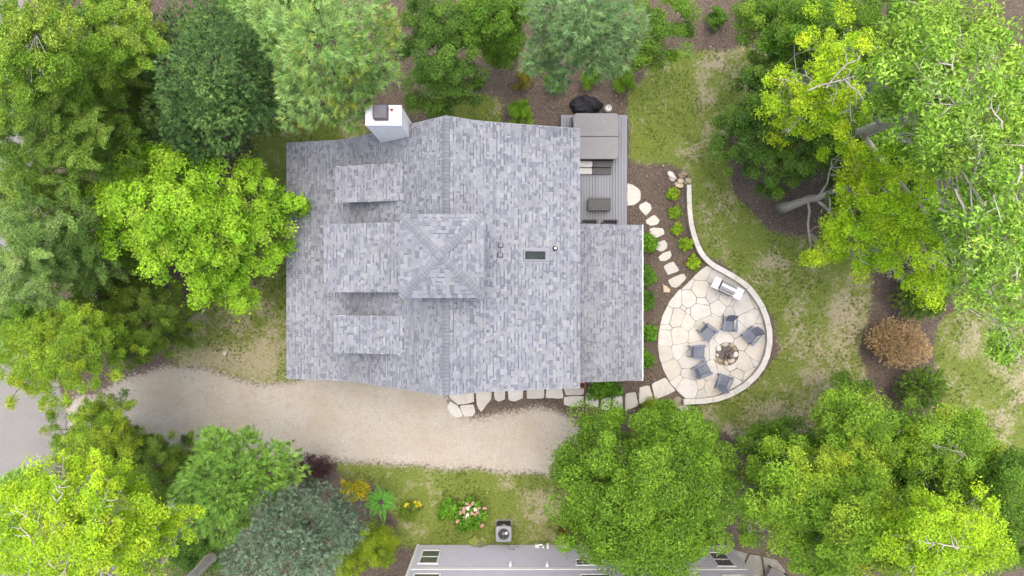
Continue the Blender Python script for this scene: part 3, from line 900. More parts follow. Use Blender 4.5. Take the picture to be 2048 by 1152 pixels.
# steps in front of the tub
def steps(name, label, x0, x1, y0, y1, mat, slats):
    zt = DZ + 0.36
    a = P(x0, y0, zt); b_ = P(x1, y1, zt)
    t_ = thing(name, label, 'steps', ((a.x + b_.x) / 2, (a.y + b_.y) / 2, DZ), group='steps before the hot tub')
    wx_, wy_ = b_.x - a.x, a.y - b_.y
    for k, (zz, yc) in enumerate(((0.36, wy_ / 4), (0.19, -wy_ / 4))):
        q = MB(); q.prism(rrect(0, yc, wx_ / 2 - 0.012, wy_ / 4 - 0.012, 0.03), 0.0, zz - 0.03); bd = q.build('step_body', mat, t_)
        if slats:
            n = 6
            for j in range(n):
                q = MB(); q.box((0, yc - wy_ / 4 + (j + 0.5) * wy_ / 2 / n, zz - 0.012), (wx_, wy_ / 2 / n * 0.72, 0.024)); q.build('tread_slat', mat, t_)
            for s in (-1, 1):
                q = MB(); q.box((s * (wx_ / 2 - 0.1), yc, zz + 0.004), (0.018, wy_ / 2 - 0.02, 0.008)); q.build('tread_rib', M['dark'], t_)
        else:
            q = MB(); q.prism(rrect(0, yc, wx_ / 2, wy_ / 4 - 0.004, 0.06), zz - 0.027, zz, inset=0.012); q.build('tread', mat, t_)
    return t_
steps('spa_step', 'dark slatted two tread step unit against the hot tub', 1186.5, 1224, 321.5, 347, M['wicker'], True)
steps('spa_step', 'plain light grey two tread step half under the roof edge', 1150, 1185, 321.5, 347, M['light_step'], False)

# slatted storage box
bz = DZ + 0.5
a = P(1177, 395, bz); b_ = P(1222, 421, bz)
box = thing('storage_box', 'dark brown slatted low box in the middle of the deck', 'storage box', ((a.x + b_.x) / 2, (a.y + b_.y) / 2, DZ))
bw, bh = b_.x - a.x, a.y - b_.y
q = MB(); q.box((0, 0, 0.23), (bw - 0.06, bh - 0.06, 0.44)); q.build('box_body', M['wicker'], box)
for j in range(6):
    q = MB(); q.box((0, -bh / 2 + (j + 0.5) * bh / 6, 0.478), (bw - 0.17, bh / 6 - 0.018, 0.045)); q.build('lid_slat', M['wicker'], box)
for s in (-1, 1):
    q = MB(); q.box((s * (bw / 2 - 0.04), 0, 0.48), (0.075, bh, 0.05)); q.build('end_rail', M['wicker'], box)
q = MB(); q.box((0, 0, 0.452), (bw - 0.1, bh - 0.03, 0.008)); q.build('lid_base', M['dark'], box)

# two deck chairs mostly under the porch roof
def deck_chair(label, px):
    c = P(px, 452, DZ + 0.8)
    t_ = thing('deck_chair', label, 'chair', (c.x, c.y - 0.05, DZ), group='dark deck chairs under the porch roof')
    q = MB(); q.box((0, 0, 0.42), (0.58, 0.5, 0.05)); q.build('seat', M['wicker'], t_)
    for k in range(7):
        q = MB(); q.box((-0.27 + k * 0.09, 0.27 + 0.02, 0.66), (0.065, 0.03, 0.46), Matrix.Rotation(R(-8), 3, 'X')); q.build('back_slat', M['wicker'], t_)
    q = MB(); q.box((0, 0.33, 0.9), (0.62, 0.05, 0.06)); q.build('top_rail', M['dark'], t_)
    for sx in (-1, 1):
        q = MB(); q.box((sx * 0.33, 0.05, 0.64), (0.07, 0.6, 0.04)); q.build('arm', M['dark'], t_)
        for sy in (-1, 1):
            q = MB(); q.box((sx * 0.33, sy * 0.24, 0.31), (0.05, 0.05, 0.62)); q.build('leg', M['dark'], t_)
deck_chair('dark slatted chair at the porch roof edge, beside the house wall', 1180)
deck_chair('dark slatted chair at the porch roof edge, nearest the deck corner', 1221)

# black tarp heap and pale canister behind the tub
rngT = np.random.default_rng(9)
c = P(1178, 212, 0.3)
nu, nv = 72, 30
TH, PHI = np.meshgrid(np.linspace(0, 2 * PI, nu, endpoint=False), np.linspace(0.0, PI / 2, nv))
prof = np.sin(PHI) ** 0.8; hgt = np.cos(PHI) ** 0.7
out_r = 0.80 + 0.16 * np.cos(TH - 2.6) + 0.06 * np.sin(3 * TH + 1) + 0.03 * np.sin(7 * TH)
fold = 0.05 * np.abs(np.sin(7 * TH + 5 * PHI * np.sin(TH))) + 0.05 * np.sin(9 * TH + 4 * PHI) + 0.035 * np.sin(17 * TH - 3 * PHI + 1) + 0.03 * np.sin(5 * TH + 9 * PHI)
X = prof * out_r * np.cos(TH) * 1.0; Y = prof * out_r * np.sin(TH) * 0.60; Z = hgt * 0.62 + fold * np.sin(PHI) * 1.0 + 0.12 * np.sin(X * 6 + Y * 4) * hgt
Z = np.maximum(Z, 0.0); Z[-1] = 0
V = np.stack([X.ravel(), Y.ravel(), Z.ravel()], 1)
F = [(i * nu + j, i * nu + (j + 1) % nu, (i + 1) * nu + (j + 1) % nu, (i + 1) * nu + j) for i in range(nv - 1) for j in range(nu)]
to = np_mesh('covered_heap', V, F, M['tarp'], smooth=True, loc=(c.x - 0.02, c.y, 0.0))
tag(to, 'black cloth cover crumpled over a heap behind the hot tub', 'cover')
c = P(1217, 216, 0.55)
can = thing('canister', 'small round pale canister beside the black cover', 'canister', (c.x, c.y, 0))
q = MB(); q.lathe((0, 0, 0), [(0.14, 0), (0.165, 0.05), (0.165, 0.40), (0.15, 0.48), (0.06, 0.51)], 20); q.build('tank', M['white'], can, True)
q = MB(); q.lathe((0, 0, 0.505), [(0.165, -0.02), (0.165, 0.06), (0.135, 0.06), (0.13, 0.0)], 20); q.build('collar', M['light_step'], can)
q = MB(); q.lathe((0, 0, 0.5), [(0.03, 0), (0.03, 0.07), (0.05, 0.075), (0.05, 0.1)], 10); q.build('valve', M['grey_metal'], can)

# ------------------------------------------------------------------ PATIO, PATHS, RETAINING WALL
def z7(x, y): return (1280 + x / 3.84, 520 + y / 3.84)
def z6(x, y): return (1240 + x / 4.267, 320 + y / 4.267)
def z3(x, y): return (890 + x / 4.096, 740 + y / 4.096)
def ccw(poly):
    a = sum(poly[i][0] * poly[(i + 1) % len(poly)][1] - poly[(i + 1) % len(poly)][0] * poly[i][1] for i in range(len(poly)))
    return poly if a > 0 else poly[::-1]
rngS = random.Random(21)
def rough_poly(poly, step=0.16, amp=0.018, rnd=0.1):
    out = []
    n = len(poly)
    for i in range(n):
        a = Vector(poly[i]); b_ = Vector(poly[(i + 1) % n])
        L = (b_ - a).length; k = max(1, int(L / step))
        nrm = Vector((b_.y - a.y, a.x - b_.x)).normalized() if L > 1e-6 else Vector((0, 0))
        for j in range(k):
            q = a + (b_ - a) * (j / k)
            if j > 0: q = q + nrm * rngS.uniform(-amp, amp)
            out.append((q.x, q.y))
    # round the corners
    res = []
    m = len(out)
    for i in range(m):
        a = Vector(out[i - 1]); b_ = Vector(out[i]); c_ = Vector(out[(i + 1) % m])
        q = b_ * (1 - 2 * rnd) + (a + c_) * rnd
        res.append((q.x, q.y))
    return res
def clip(poly, nx, ny, c):
    """keep nx*x+ny*y <= c"""
    out = []
    n = len(poly)
    for i in range(n):
        p_, q_ = poly[i], poly[(i + 1) % n]
        a = nx * p_[0] + ny * p_[1] - c; b2 = nx * q_[0] + ny * q_[1] - c
        if a <= 0: out.append(p_)
        if (a < 0) != (b2 < 0) and abs(a - b2) > 1e-12:
            t_ = a / (a - b2); out.append((p_[0] + (q_[0] - p_[0]) * t_, p_[1] + (q_[1] - p_[1]) * t_))
    return out
def shrink(poly, d):
    n = len(poly); res = poly
    for i in range(n):
        a, b2 = poly[i], poly[(i + 1) % n]
        ex, ey = b2[0] - a[0], b2[1] - a[1]; L = math.hypot(ex, ey)
        if L < 1e-6: continue
        nx, ny = ey / L, -ex / L
        res = clip(res, nx, ny, nx * a[0] + ny * a[1] - d)
        if len(res) < 3: return []
    return res
patio = bpy.data.objects.new('patio', None); link(patio); patio.location = (*P(1430, 680)[:2], 0)
tag(patio, 'round patio of pale irregular flagstones with a fire pit', None, None, 'structure')
OUT = [(1413, 531), (1398, 542), (1378, 562), (1355, 582), (1338, 603), (1324, 632), (1317, 660), (1315, 690), (1318, 716), (1326, 740), (1340, 766), (1358, 786), (1372, 798), (1405, 799), (1440, 794), (1480, 780), (1512, 752), (1531, 717), (1536, 680), (1530, 640), (1514, 600), (1490, 570), (1460, 549), (1435, 537)]
outp = ccw([tuple(P(x, y)[:2]) for x, y in OUT])
SEEDS = [(485, 85), (560, 140), (390, 190), (460, 235), (265, 310), (400, 300), (335, 372), (390, 395), (465, 400), (195, 430), (262, 450), (360, 490), (215, 515), (195, 590), (305, 565), (200, 700), (315, 690), (245, 830), (390, 770),
         (310, 950), (425, 590), (495, 500), (560, 425), (600, 350), (480, 310), (535, 265), (640, 290), (700, 330), (690, 405), (775, 375), (830, 445), (850, 330), (910, 470), (530, 660), (640, 585), (750, 500), (820, 640),
         (905, 680), (790, 790), (870, 770), (760, 870), (640, 850), (720, 920), (540, 860), (480, 1010), (430, 960), (380, 870), (375, 985), (550, 1000), (650, 985), (690, 200), (900, 580), (700, 790), (455, 680), (640, 230), (820, 880)]
seeds = [tuple(P(*z7(x + rngS.uniform(-14, 14), y + rngS.uniform(-14, 14)))[:2]) for x, y in SEEDS]
WTS = [rngS.uniform(-0.17, 0.17) for _ in SEEDS]
PIT = P(*z7(665, 720))
PLx, PLy = patio.location.x, patio.location.y
jb = MB(); jb.prism([(x - PLx, y - PLy) for x, y in outp], -0.05, 0.045); jb.build('joint_bed', M['joint'], patio)
for i, (sx, sy) in enumerate(seeds):
    poly = list(outp)
    for j, (tx, ty) in enumerate(seeds):
        if i == j or not poly: continue
        nx, ny = tx - sx, ty - sy
        poly = clip(poly, nx, ny, (tx * tx + ty * ty - sx * sx - sy * sy + WTS[i] - WTS[j]) / 2)
    poly = shrink(poly, rngS.choice([0.003, 0.005, 0.008])) if len(poly) >= 3 else []
    if len(poly) < 3: continue
    rp = rough_poly(poly, 0.2, 0.007, 0.025)
    zt = 0.072 + rngS.uniform(-0.004, 0.006)
    mb = MB(); mb.prism([(x - PLx, y - PLy) for x, y in rp], 0.0, zt, inset=0.008)
    mb.build('flagstone', M['flag'], patio)

def stones(parent, polys, cvf, zt=0.055):
    for q in polys:
        poly = ccw([tuple(P(*cvf(x, y))[:2]) for x, y in q])
        rp = rough_poly(poly, 0.16, 0.02)
        mb = MB(); mb.prism([(x - parent.location.x, y - parent.location.y) for x, y in rp], -0.03, zt + rngS.uniform(-0.008, 0.01), inset=0.012)
        mb.build('stepping_stone', M['flag'], parent)
path1 = bpy.data.objects.new('stepping_stone_path', None); link(path1); path1.location = (*P(1310, 470)[:2], 0)
tag(path1, 'curved line of pale stepping stones between deck and patio', None, None, 'structure')
stones(path1, [[(60, 195), (105, 210), (150, 240), (175, 265), (175, 345), (125, 385), (58, 395)], [(220, 350), (262, 378), (272, 415), (218, 480), (180, 440), (158, 408), (165, 382)],
               [(293, 466), (342, 515), (322, 550), (262, 565), (222, 545), (215, 512)], [(250, 585), (285, 575), (365, 580), (380, 635), (305, 670), (258, 640)],
               [(302, 710), (380, 678), (405, 715), (402, 755), (345, 786), (303, 765)], [(320, 830), (360, 795), (430, 768), (442, 820), (400, 858), (340, 865)],
               [(367, 905), (455, 863), (508, 945), (405, 985)], [(402, 1022), (545, 965), (568, 1010), (480, 1095), (435, 1085)]], z6)
path2 = bpy.data.objects.new('flagstone_path', None); link(path2); path2.location = (*P(1120, 800)[:2], 0)
tag(path2, 'row of pale flat stones between the house and the gravel drive', None, None, 'structure')
stones(path2, [[(30, 215), (40, 150), (236, 130), (238, 188), (242, 262), (105, 285)], [(45, 250), (108, 292), (152, 380), (90, 390), (40, 350), (20, 300)], [(118, 290), (235, 278), (252, 345), (230, 378), (155, 385)],
               [(248, 135), (380, 135), (380, 240), (295, 345), (262, 290)], [(400, 135), (492, 135), (495, 240), (440, 262), (405, 240)], [(515, 130), (642, 130), (640, 232), (575, 258), (520, 248)],
               [(668, 130), (812, 130), (812, 232), (668, 235)], [(830, 120), (955, 120), (970, 232), (822, 228)], [(965, 120), (1137, 120), (1135, 200), (985, 205)], [(972, 218), (1143, 212), (1130, 275), (1090, 302), (972, 285)],
               [(1155, 180), (1260, 240), (1250, 310), (1150, 270)], [(1280, 240), (1360, 220), (1352, 330), (1275, 320)], [(1372, 215), (1452, 208), (1455, 345), (1368, 330)], [(1475, 195), (1560, 178), (1585, 290), (1475, 340)],
               [(1590, 140), (1675, 125), (1705, 245), (1590, 280)], [(1690, 115), (1805, 60), (1890, 170), (1720, 240)]], z3)

WZ = 0.46
WL = [(1378.5, 369), (1378.5, 390), (1379.5, 420), (1383, 449), (1390, 476), (1399, 500), (1411, 517), (1426, 530), (1450, 543), (1474, 557), (1495, 572), (1512, 593), (1525, 614), (1534, 637), (1539, 660), (1540, 684), (1535.5, 710), (1526, 733), (1511, 753), (1490, 772), (1463, 788), (1436, 798), (1405, 802.5), (1367, 804)]
wpts = [P(x, y, WZ) for x, y in WL]
# resample evenly
seg = [0]
for a, b_ in zip(wpts[:-1], wpts[1:]): seg.append(seg[-1] + (b_ - a).length)
TOT = seg[-1]
def wall_at(s):
    i = max(0, min(len(wpts) - 2, int(np.searchsorted(seg, s) - 1)))
    t_ = (s - seg[i]) / (seg[i + 1] - seg[i])
    return wpts[i] + (wpts[i + 1] - wpts[i]) * t_
def wall_n(s):
    d = (wall_at(min(TOT, s + 0.25)) - wall_at(max(0, s - 0.25))); d.normalize()
    return Vector((d.y, -d.x, 0))
rw = thing('retaining_wall', 'low curved wall with pale capstones round the patio', 'wall', (*P(1540, 670)[:2], 0))
RL = Vector(rw.location)
def strip(s0, s1, w, z0, z1, mat, name, step=0.22):
    n = max(2, int((s1 - s0) / step) + 1)
    vv = []; ff = []
    for i in range(n):
        s = s0 + (s1 - s0) * i / (n - 1)
        wv_ = w if not callable(w) else w(s)
        p_ = wall_at(s); nn = wall_n(s)
        for side, zz in ((-1, z0), (-1, z1), (1, z1), (1, z0)):
            q_ = p_ + nn * (side * wv_ / 2) - RL
            vv.append((q_.x, q_.y, zz))
    for i in range(n - 1):
        for k in range(4):
            k2 = (k + 1) % 4
            ff.append((i * 4 + k, i * 4 + k2, (i + 1) * 4 + k2, (i + 1) * 4 + k))
    ff += [(0, 3, 2, 1), ((n - 1) * 4, (n - 1) * 4 + 1, (n - 1) * 4 + 2, (n - 1) * 4 + 3)]
    mb = MB(); mb.add(vv, ff); return mb.build(name, mat, rw)
wd_ = lambda s: 0.215 + 0.05 * min(1, s / (0.45 * TOT))
s = 0.0
lens = [0.92, 1.05, 1.1, 0.62, 0.7, 1.15, 0.8, 1.2, 0.9, 1.1, 0.95, 1.15, 0.85, 1.1, 0.9, 1.2, 1.0, 1.2, 1.0, 1.2]
i = 0
while s < TOT - 0.05:
    e_ = min(TOT, s + lens[i % len(lens)])
    if TOT - e_ < 0.35: e_ = TOT
    strip(s + 0.006, e_ - 0.006, wd_, WZ - 0.075 + rngS.uniform(-0.002, 0.004), WZ + rngS.uniform(-0.003, 0.005), M['cap'], 'capstone')
    s = e_; i += 1
for lv in range(2):
    s = 0.0 if lv == 0 else -0.2
    while s < TOT - 0.05:
        e_ = min(TOT, s + rngS.uniform(0.38, 0.5))
        strip(max(0, s) + 0.008, e_ - 0.006, lambda s: wd_(s) - 0.07 - 0.012 * rngS.random(), 0.0 + lv * 0.19, 0.185 + lv * 0.19, M['wallstone'], 'wall_block')
        s = e_

# boulders and loose stones
rngB = np.random.default_rng(31)
def boulder(label, px, py, rx, ry, rz_h, rot, mat=M['boulder'], flat=None, name='boulder', cat='stone', tint=None):
    c_ = P(px, py, rz_h * 0.5)
    mb = MB(); mb.blob((0, 0, rz_h * 0.35), (rx, ry, rz_h * 0.75), rngB, 3, 0.2, rot, None, flat)
    o = mb.build(name, mat, None, False, (c_.x, c_.y, 0))
    return tag(o, label, cat, 'loose stones round the beds')
M['white_stone'] = stone_mat('white_stone', (0.50, 0.48, 0.45), (0.62, 0.60, 0.57), (0.36, 0.33, 0.29), 0.04, 4)
M['tan_stone'] = stone_mat('tan_stone', (0.40, 0.33, 0.25), (0.52, 0.44, 0.34), (0.28, 0.21, 0.14), 0.04, 4)
M['brown_stone'] = stone_mat('brown_stone', (0.24, 0.19, 0.13), (0.33, 0.27, 0.19), (0.17, 0.13, 0.09), 0.04, 4)
M['moss_stone'] = stone_mat('mossy_stone', (0.28, 0.26, 0.19), (0.38, 0.35, 0.27), (0.19, 0.19, 0.11), 0.04, 4)
boulder('white pointed stone left of the upper end of the low wall', 1344, 353, 0.16, 0.27, 0.22, 0.7, M['white_stone'])
boulder('brownish round stone furthest up at the low wall end', 1366, 350, 0.22, 0.17, 0.2, 0.3, M['brown_stone'])
boulder('tan squarish stone below the brown round one', 1360, 367, 0.2, 0.2, 0.22, 0.5, M['tan_stone'])
boulder('grey green mossy stone touching the upper end of the wall', 1377, 362, 0.2, 0.17, 0.2, 0.1, M['moss_stone'])
boulder('white round stone at the lower end of the low wall', 1368, 816, 0.2, 0.16, 0.24, 0.2, M['white_stone'])
boulder('flat brown stone left of the lower wall end', 1352, 806, 0.3, 0.26, 0.12, 0.4, M['brown_stone'], 0.06)
boulder('small grey stone lying on the bare soil left of the house', 449, 706, 0.09, 0.11, 0.12, 0.4, M['white_stone'])
c_ = P(1333, 577)
mb = MB(); mb.prism(ccw([(P(*z6(x, y)).x - c_.x, P(*z6(x, y)).y - c_.y) for x, y in ((365, 1060), (395, 1075), (428, 1105), (420, 1130), (372, 1128))]), -0.02, 0.06, inset=0.01)
tag(mb.build('flat_stone', M['tan_stone'], None, False, (c_.x, c_.y, 0)), 'tan triangular flat stone left of the last stepping stone', 'stone', 'loose stones round the beds')

# fire pit
pit = thing('fire_pit', 'round fire pit ringed by rough field stones', 'fire pit', (PIT.x, PIT.y, 0.06))
q = MB(); q.lathe((0, 0, 0), [(0.585, 0.0), (0.585, 0.022), (0.56, 0.026)], 28); q.build('pit_edge', M['joint'], pit)
q = MB(); q.lathe((0, 0, 0.0), [(0.44, 0.0), (0.44, 0.035), (0.3, 0.05), (0.12, 0.075)], 20); q.build('ash_bed', M['ash'], pit)
STN = [((670 - 15, 650), (0.20, 0.11), M['tan_stone']), ((603, 678), (0.155, 0.13), M['white_stone']), ((593, 730), (0.09, 0.075), M['white_stone']), ((615, 775), (0.19, 0.115), M['brown_stone']), ((662, 793), (0.12, 0.12), M['tan_stone']),
       ((705, 775), (0.18, 0.13), M['tan_stone']), ((735, 727), (0.165, 0.12), M['white_stone']), ((729, 685), (0.14, 0.11), M['brown_stone']), ((706, 655), (0.12, 0.12), M['boulder'])]
for (zx, zy), (ra, rb), mt in STN:
    p_ = P(*z7(zx, zy), 0.15) - Vector((PIT.x, PIT.y, 0))
    ang = math.atan2(p_.y, p_.x) + PI / 2
    q = MB(); q.blob((p_.x, p_.y, 0.075), (ra * 0.98, rb * 1.02, 0.11), rngB, 3, 0.16, ang); q.build('ring_stone', mt, pit, True)
for k in range(7):
    an = rngS.uniform(0, 6.28); L = rngS.uniform(0.14, 0.27)
    cx0, cy0 = rngS.uniform(-0.14, 0.14), rngS.uniform(-0.14, 0.14)
    q = MB(); q.tube([(cx0 - L * math.cos(an), cy0 - L * math.sin(an), 0.07), (cx0, cy0, 0.11 + rngS.random() * 0.05), (cx0 + L * math.cos(an), cy0 + L * math.sin(an), 0.09)], [0.028, 0.035, 0.025], 7)
    q.build('charred_log', M['char'] if k % 3 else M['ash'], pit)

# adirondack chairs round the fire pit
def make_chair(label):
    t_ = thing('garden_chair', label, 'chair', (0, 0, 0.07), 0, 'slate blue garden chairs round the fire pit')
    Wd = 0.56
    # seat slats run across; front at +x
    for k in range(6):
        x = 0.33 - k * 0.098
        z = 0.37 - (0.33 - x) * 0.20 - (0.02 if k == 0 else 0)
        q = MB(); q.box((x, 0, z), (0.072, Wd, 0.024), Matrix.Rotation(R(-11 if k else 20), 3, 'Y')); q.build('seat_slat', M['chair'], t_)
    # fanned back
    for k in range(6):
        f_ = (k - 2.5)
        L = 0.80 - 0.016 * f_ * f_
        y0, y1 = f_ * 0.082, f_ * 0.102
        a0 = Vector((-0.19, y0, 0.24)); a1 = Vector((-0.19 - 0.36 * L / 0.8, y1, 0.24 + 0.72 * L / 0.8))
        u = (a1 - a0).normalized(); sy = Vector((0, 1, 0)); sy = (sy - u * sy.dot(u)).normalized(); nn = u.cross(sy)
        w0, w1, th = 0.031, 0.042, 0.010
        vv = []
        for p_, w in ((a0, w0), (a1, w1)):
            for s1_, s2_ in ((-1, -1), (1, -1), (1, 1), (-1, 1)): vv.append(p_ + sy * (s1_ * w) + nn * (s2_ * th))
        q = MB(); q.add(vv, [(3, 2, 1, 0), (4, 5, 6, 7), (0, 1, 5, 4), (1, 2, 6, 5), (2, 3, 7, 6), (3, 0, 4, 7)]); q.build('back_slat', M['chair'], t_)
    q = MB(); q.box((-0.385, 0, 0.60), (0.03, Wd + 0.02, 0.07), Matrix.Rotation(R(-26), 3, 'Y')); q.build('back_rail', M['chair'], t_)
    for s_ in (-1, 1):
        poly = [(-0.44, s_ * 0.30), (-0.30, s_ * 0.29), (0.30, s_ * 0.275), (0.38, s_ * 0.29), (0.40, s_ * 0.36), (0.34, s_ * 0.43), (0.10, s_ * 0.42), (-0.30, s_ * 0.36), (-0.44, s_ * 0.34)]
        q = MB(); q.prism(ccw(poly), 0.545, 0.568); q.build('arm', M['chair'], t_)
        q = MB(); q.box((0.30, s_ * 0.31, 0.27), (0.10, 0.03, 0.545)); q.build('front_leg', M['chair'], t_)
        q = MB(); q.add([(0.36, s_ * 0.285 - 0.014, 0.25), (0.36, s_ * 0.285 + 0.014, 0.25), (0.36, s_ * 0.285 + 0.014, 0.36), (0.36, s_ * 0.285 - 0.014, 0.36), (-0.52, s_ * 0.285 - 0.014, 0.0), (-0.52, s_ * 0.285 + 0.014, 0.0), (-0.44, s_ * 0.285 + 0.014, 0.17), (-0.44, s_ * 0.285 - 0.014, 0.17)],
                        [(0, 1, 2, 3), (7, 6, 5, 4), (0, 4, 5, 1), (1, 5, 6, 2), (2, 6, 7, 3), (3, 7, 4, 0)]); q.build('back_leg', M['chair'], t_)
    return t_
CH = [((688, 497), -96, 'slate blue garden chair topmost in the ring, its back to the grill'), ((855, 583), 222, 'slate blue garden chair furthest right, leaning back towards the wall'),
      ((522, 556), -44, 'slate blue garden chair upper left of the fire pit, turned towards it'), ((446, 706), -2, 'slate blue garden chair straight left of the fire pit'),
      ((482, 843), 28, 'slate blue garden chair lower left, close to the leftmost one'), ((645, 935), 73, 'slate blue garden chair lowest of the ring beside the wall')]
proto = None
for (zx, zy), ang, lab in CH:
    p_ = P(*z7(zx, zy), 0.45)
    if proto is None: o = proto = make_chair(lab)
    else: o = copy_tree(proto)
    o['label'] = lab
    o.location = (p_.x, p_.y, 0.074); o.rotation_euler = (0, 0, R(ang)); o.scale = (0.89, 0.89, 0.95)

# grill
gc = P(*z7(670, 217), 0.9)
grill = thing('barbecue_grill', 'stainless steel gas grill with side shelves by the wall', 'grill', (gc.x, gc.y, 0.07), R(-26))
q = MB(); q.box((0, 0, 0.42), (0.78, 0.48, 0.78)); q.build('cabinet', M['steel'], grill)
for s_ in (-1, 1):
    q = MB(); q.prism(rrect(s_ * 0.59, 0.0, 0.17 if s_ < 0 else 0.19, 0.27, 0.03), 0.84, 0.88, inset=0.006); q.build('side_shelf', M['steel'], grill)
q = MB()
prof = [(-0.20, 0.82), (-0.20, 0.92), (-0.15, 1.03), (-0.03, 1.10), (0.10, 1.09), (0.22, 1.0), (0.26, 0.9), (0.26, 0.82)]
hx = 0.385
q.add([(-hx, y, z) for y, z in prof] + [(hx, y, z) for y, z in prof], [tuple(range(7, -1, -1)), tuple(range(8, 16))] + [(k, (k + 1) % 8, 8 + (k + 1) % 8, 8 + k) for k in range(8)])
q.build('hood', M['steel'], grill, False)
q = MB(); q.box((-0.40, 0.02, 0.94), (0.014, 0.46, 0.22)); q.build('hood_seam', M['dark'], grill)
q = MB(); q.box((0, -0.245, 0.86), (0.70, 0.07, 0.03)); q.build('control_panel', M['dark'], grill)
q = MB(); q.tube([(-0.34, -0.24, 0.98), (0.34, -0.24, 0.98)], [0.016, 0.016], 8); q.tube([(-0.3, -0.24, 0.98), (-0.3, -0.17, 0.99)], [0.012, 0.012], 6); q.tube([(0.3, -0.24, 0.98), (0.3, -0.17, 0.99)], [0.012, 0.012], 6); q.build('handle', M['steel'], grill)
for k in range(5):
    q = MB(); q.tube([(-0.26 + k * 0.13, -0.28, 0.80), (-0.26 + k * 0.13, -0.325, 0.80)], [0.028, 0.024], 10); q.build('knob', M['dark'], grill)
q = MB(); q.box((0.0, -0.28, 0.872), (0.05, 0.03, 0.01)); q.build('warning_label', M['terracotta'], grill)
q = MB()
for sx in (-1, 1):
    for sy in (-1, 1): q.box((sx * 0.33, sy * 0.18, 0.02), (0.06, 0.06, 0.05))
q.build('castor', M['dark'], grill)

# flower pot beside the lower house corner
c_ = P(1165, 771, 0.3)
pot = thing('flower_pot', 'terracotta pot below the roof corner beside the green bush', 'pot', (c_.x, c_.y, 0))
q = MB(); q.lathe((0, 0, 0), [(0.09, 0), (0.14, 0.24), (0.16, 0.25), (0.16, 0.31), (0.13, 0.31), (0.12, 0.26)], 16); q.build('pot_body', M['terracotta'], pot)
q = MB(); q.lathe((0, 0, 0.25), [(0.12, 0), (0.12, 0.015)], 14); q.build('soil', M['char'], pot)

# ------------------------------------------------------------------ NEIGHBOUR HOUSE
NY = -12.80
nbh = thing('neighbour_house', 'lilac grey clapboard house wall with white trim at the bottom edge', 'house', (3.0, NY - 4, 0))
NL = Vector((3.0, NY - 4, 0))
def nbuild(mb, name, mat, parent=None, smooth=False):
    mb.v = [(p_[0] - NL.x, p_[1] - NL.y, p_[2] - NL.z) for p_ in mb.v]
    return mb.build(name, mat, parent or nbh, smooth)
NX0, NX1, NZ = -4.73, 10.80, 5.9
q = MB(); q.box(((NX0 + NX1) / 2, NY - 4.03, NZ / 2), (NX1 - NX0 - 0.06, 7.98, NZ)); nbuild(q, 'wall', M['siding'])
def siding(z0, z1, x0, x1):
    mb = MB(); n = int((z1 - z0) / 0.135)
    e_ = (z1 - z0) / n
    for k in range(n):
        a = z0 + k * e_
        mb.add([(x0, NY - 0.02, a), (x1, NY - 0.02, a), (x1, NY + 0.03, a), (x0, NY + 0.03, a), (x0, NY - 0.016, a + e_), (x1, NY - 0.016, a + e_)],
               [(3, 2, 5, 4), (0, 1, 2, 3), (0, 3, 4), (1, 5, 2)])
    return mb
sd_ = nbuild(siding(0.05, 5.8, NX0 + 0.05, NX1 - 0.05), 'siding_boards', M['siding'])
sd_['kind'] = 'stuff'
for xx in (NX0 + 0.06, NX1 - 0.06):
    q = MB(); q.box((xx, NY + 0.015, NZ / 2), (0.13, 0.07, NZ)); nbuild(q, 'corner_board', M['white'])
q = MB(); q.box(((NX0 + NX1) / 2, NY + 0.022, 2.92), (NX1 - NX0 - 0.27, 0.06, 0.23)); nbuild(q, 'belly_band', M['white'])
q = MB()
rx0, rx1, ry0, ry1 = NX0 - 0.3, NX1 + 0.3, NY - 8.3, NY + 0.3
q.add([(rx0, ry1, NZ), (rx1, ry1, NZ), (rx1, (ry0 + ry1) / 2, NZ + 2.2), (rx0, (ry0 + ry1) / 2, NZ + 2.2), (rx0, ry0, NZ), (rx1, ry0, NZ)], [(0, 1, 2, 3), (3, 2, 5, 4), (0, 3, 4), (1, 5, 2), (0, 4, 5, 1)])
nbuild(q, 'roof', M['shed_roof'])
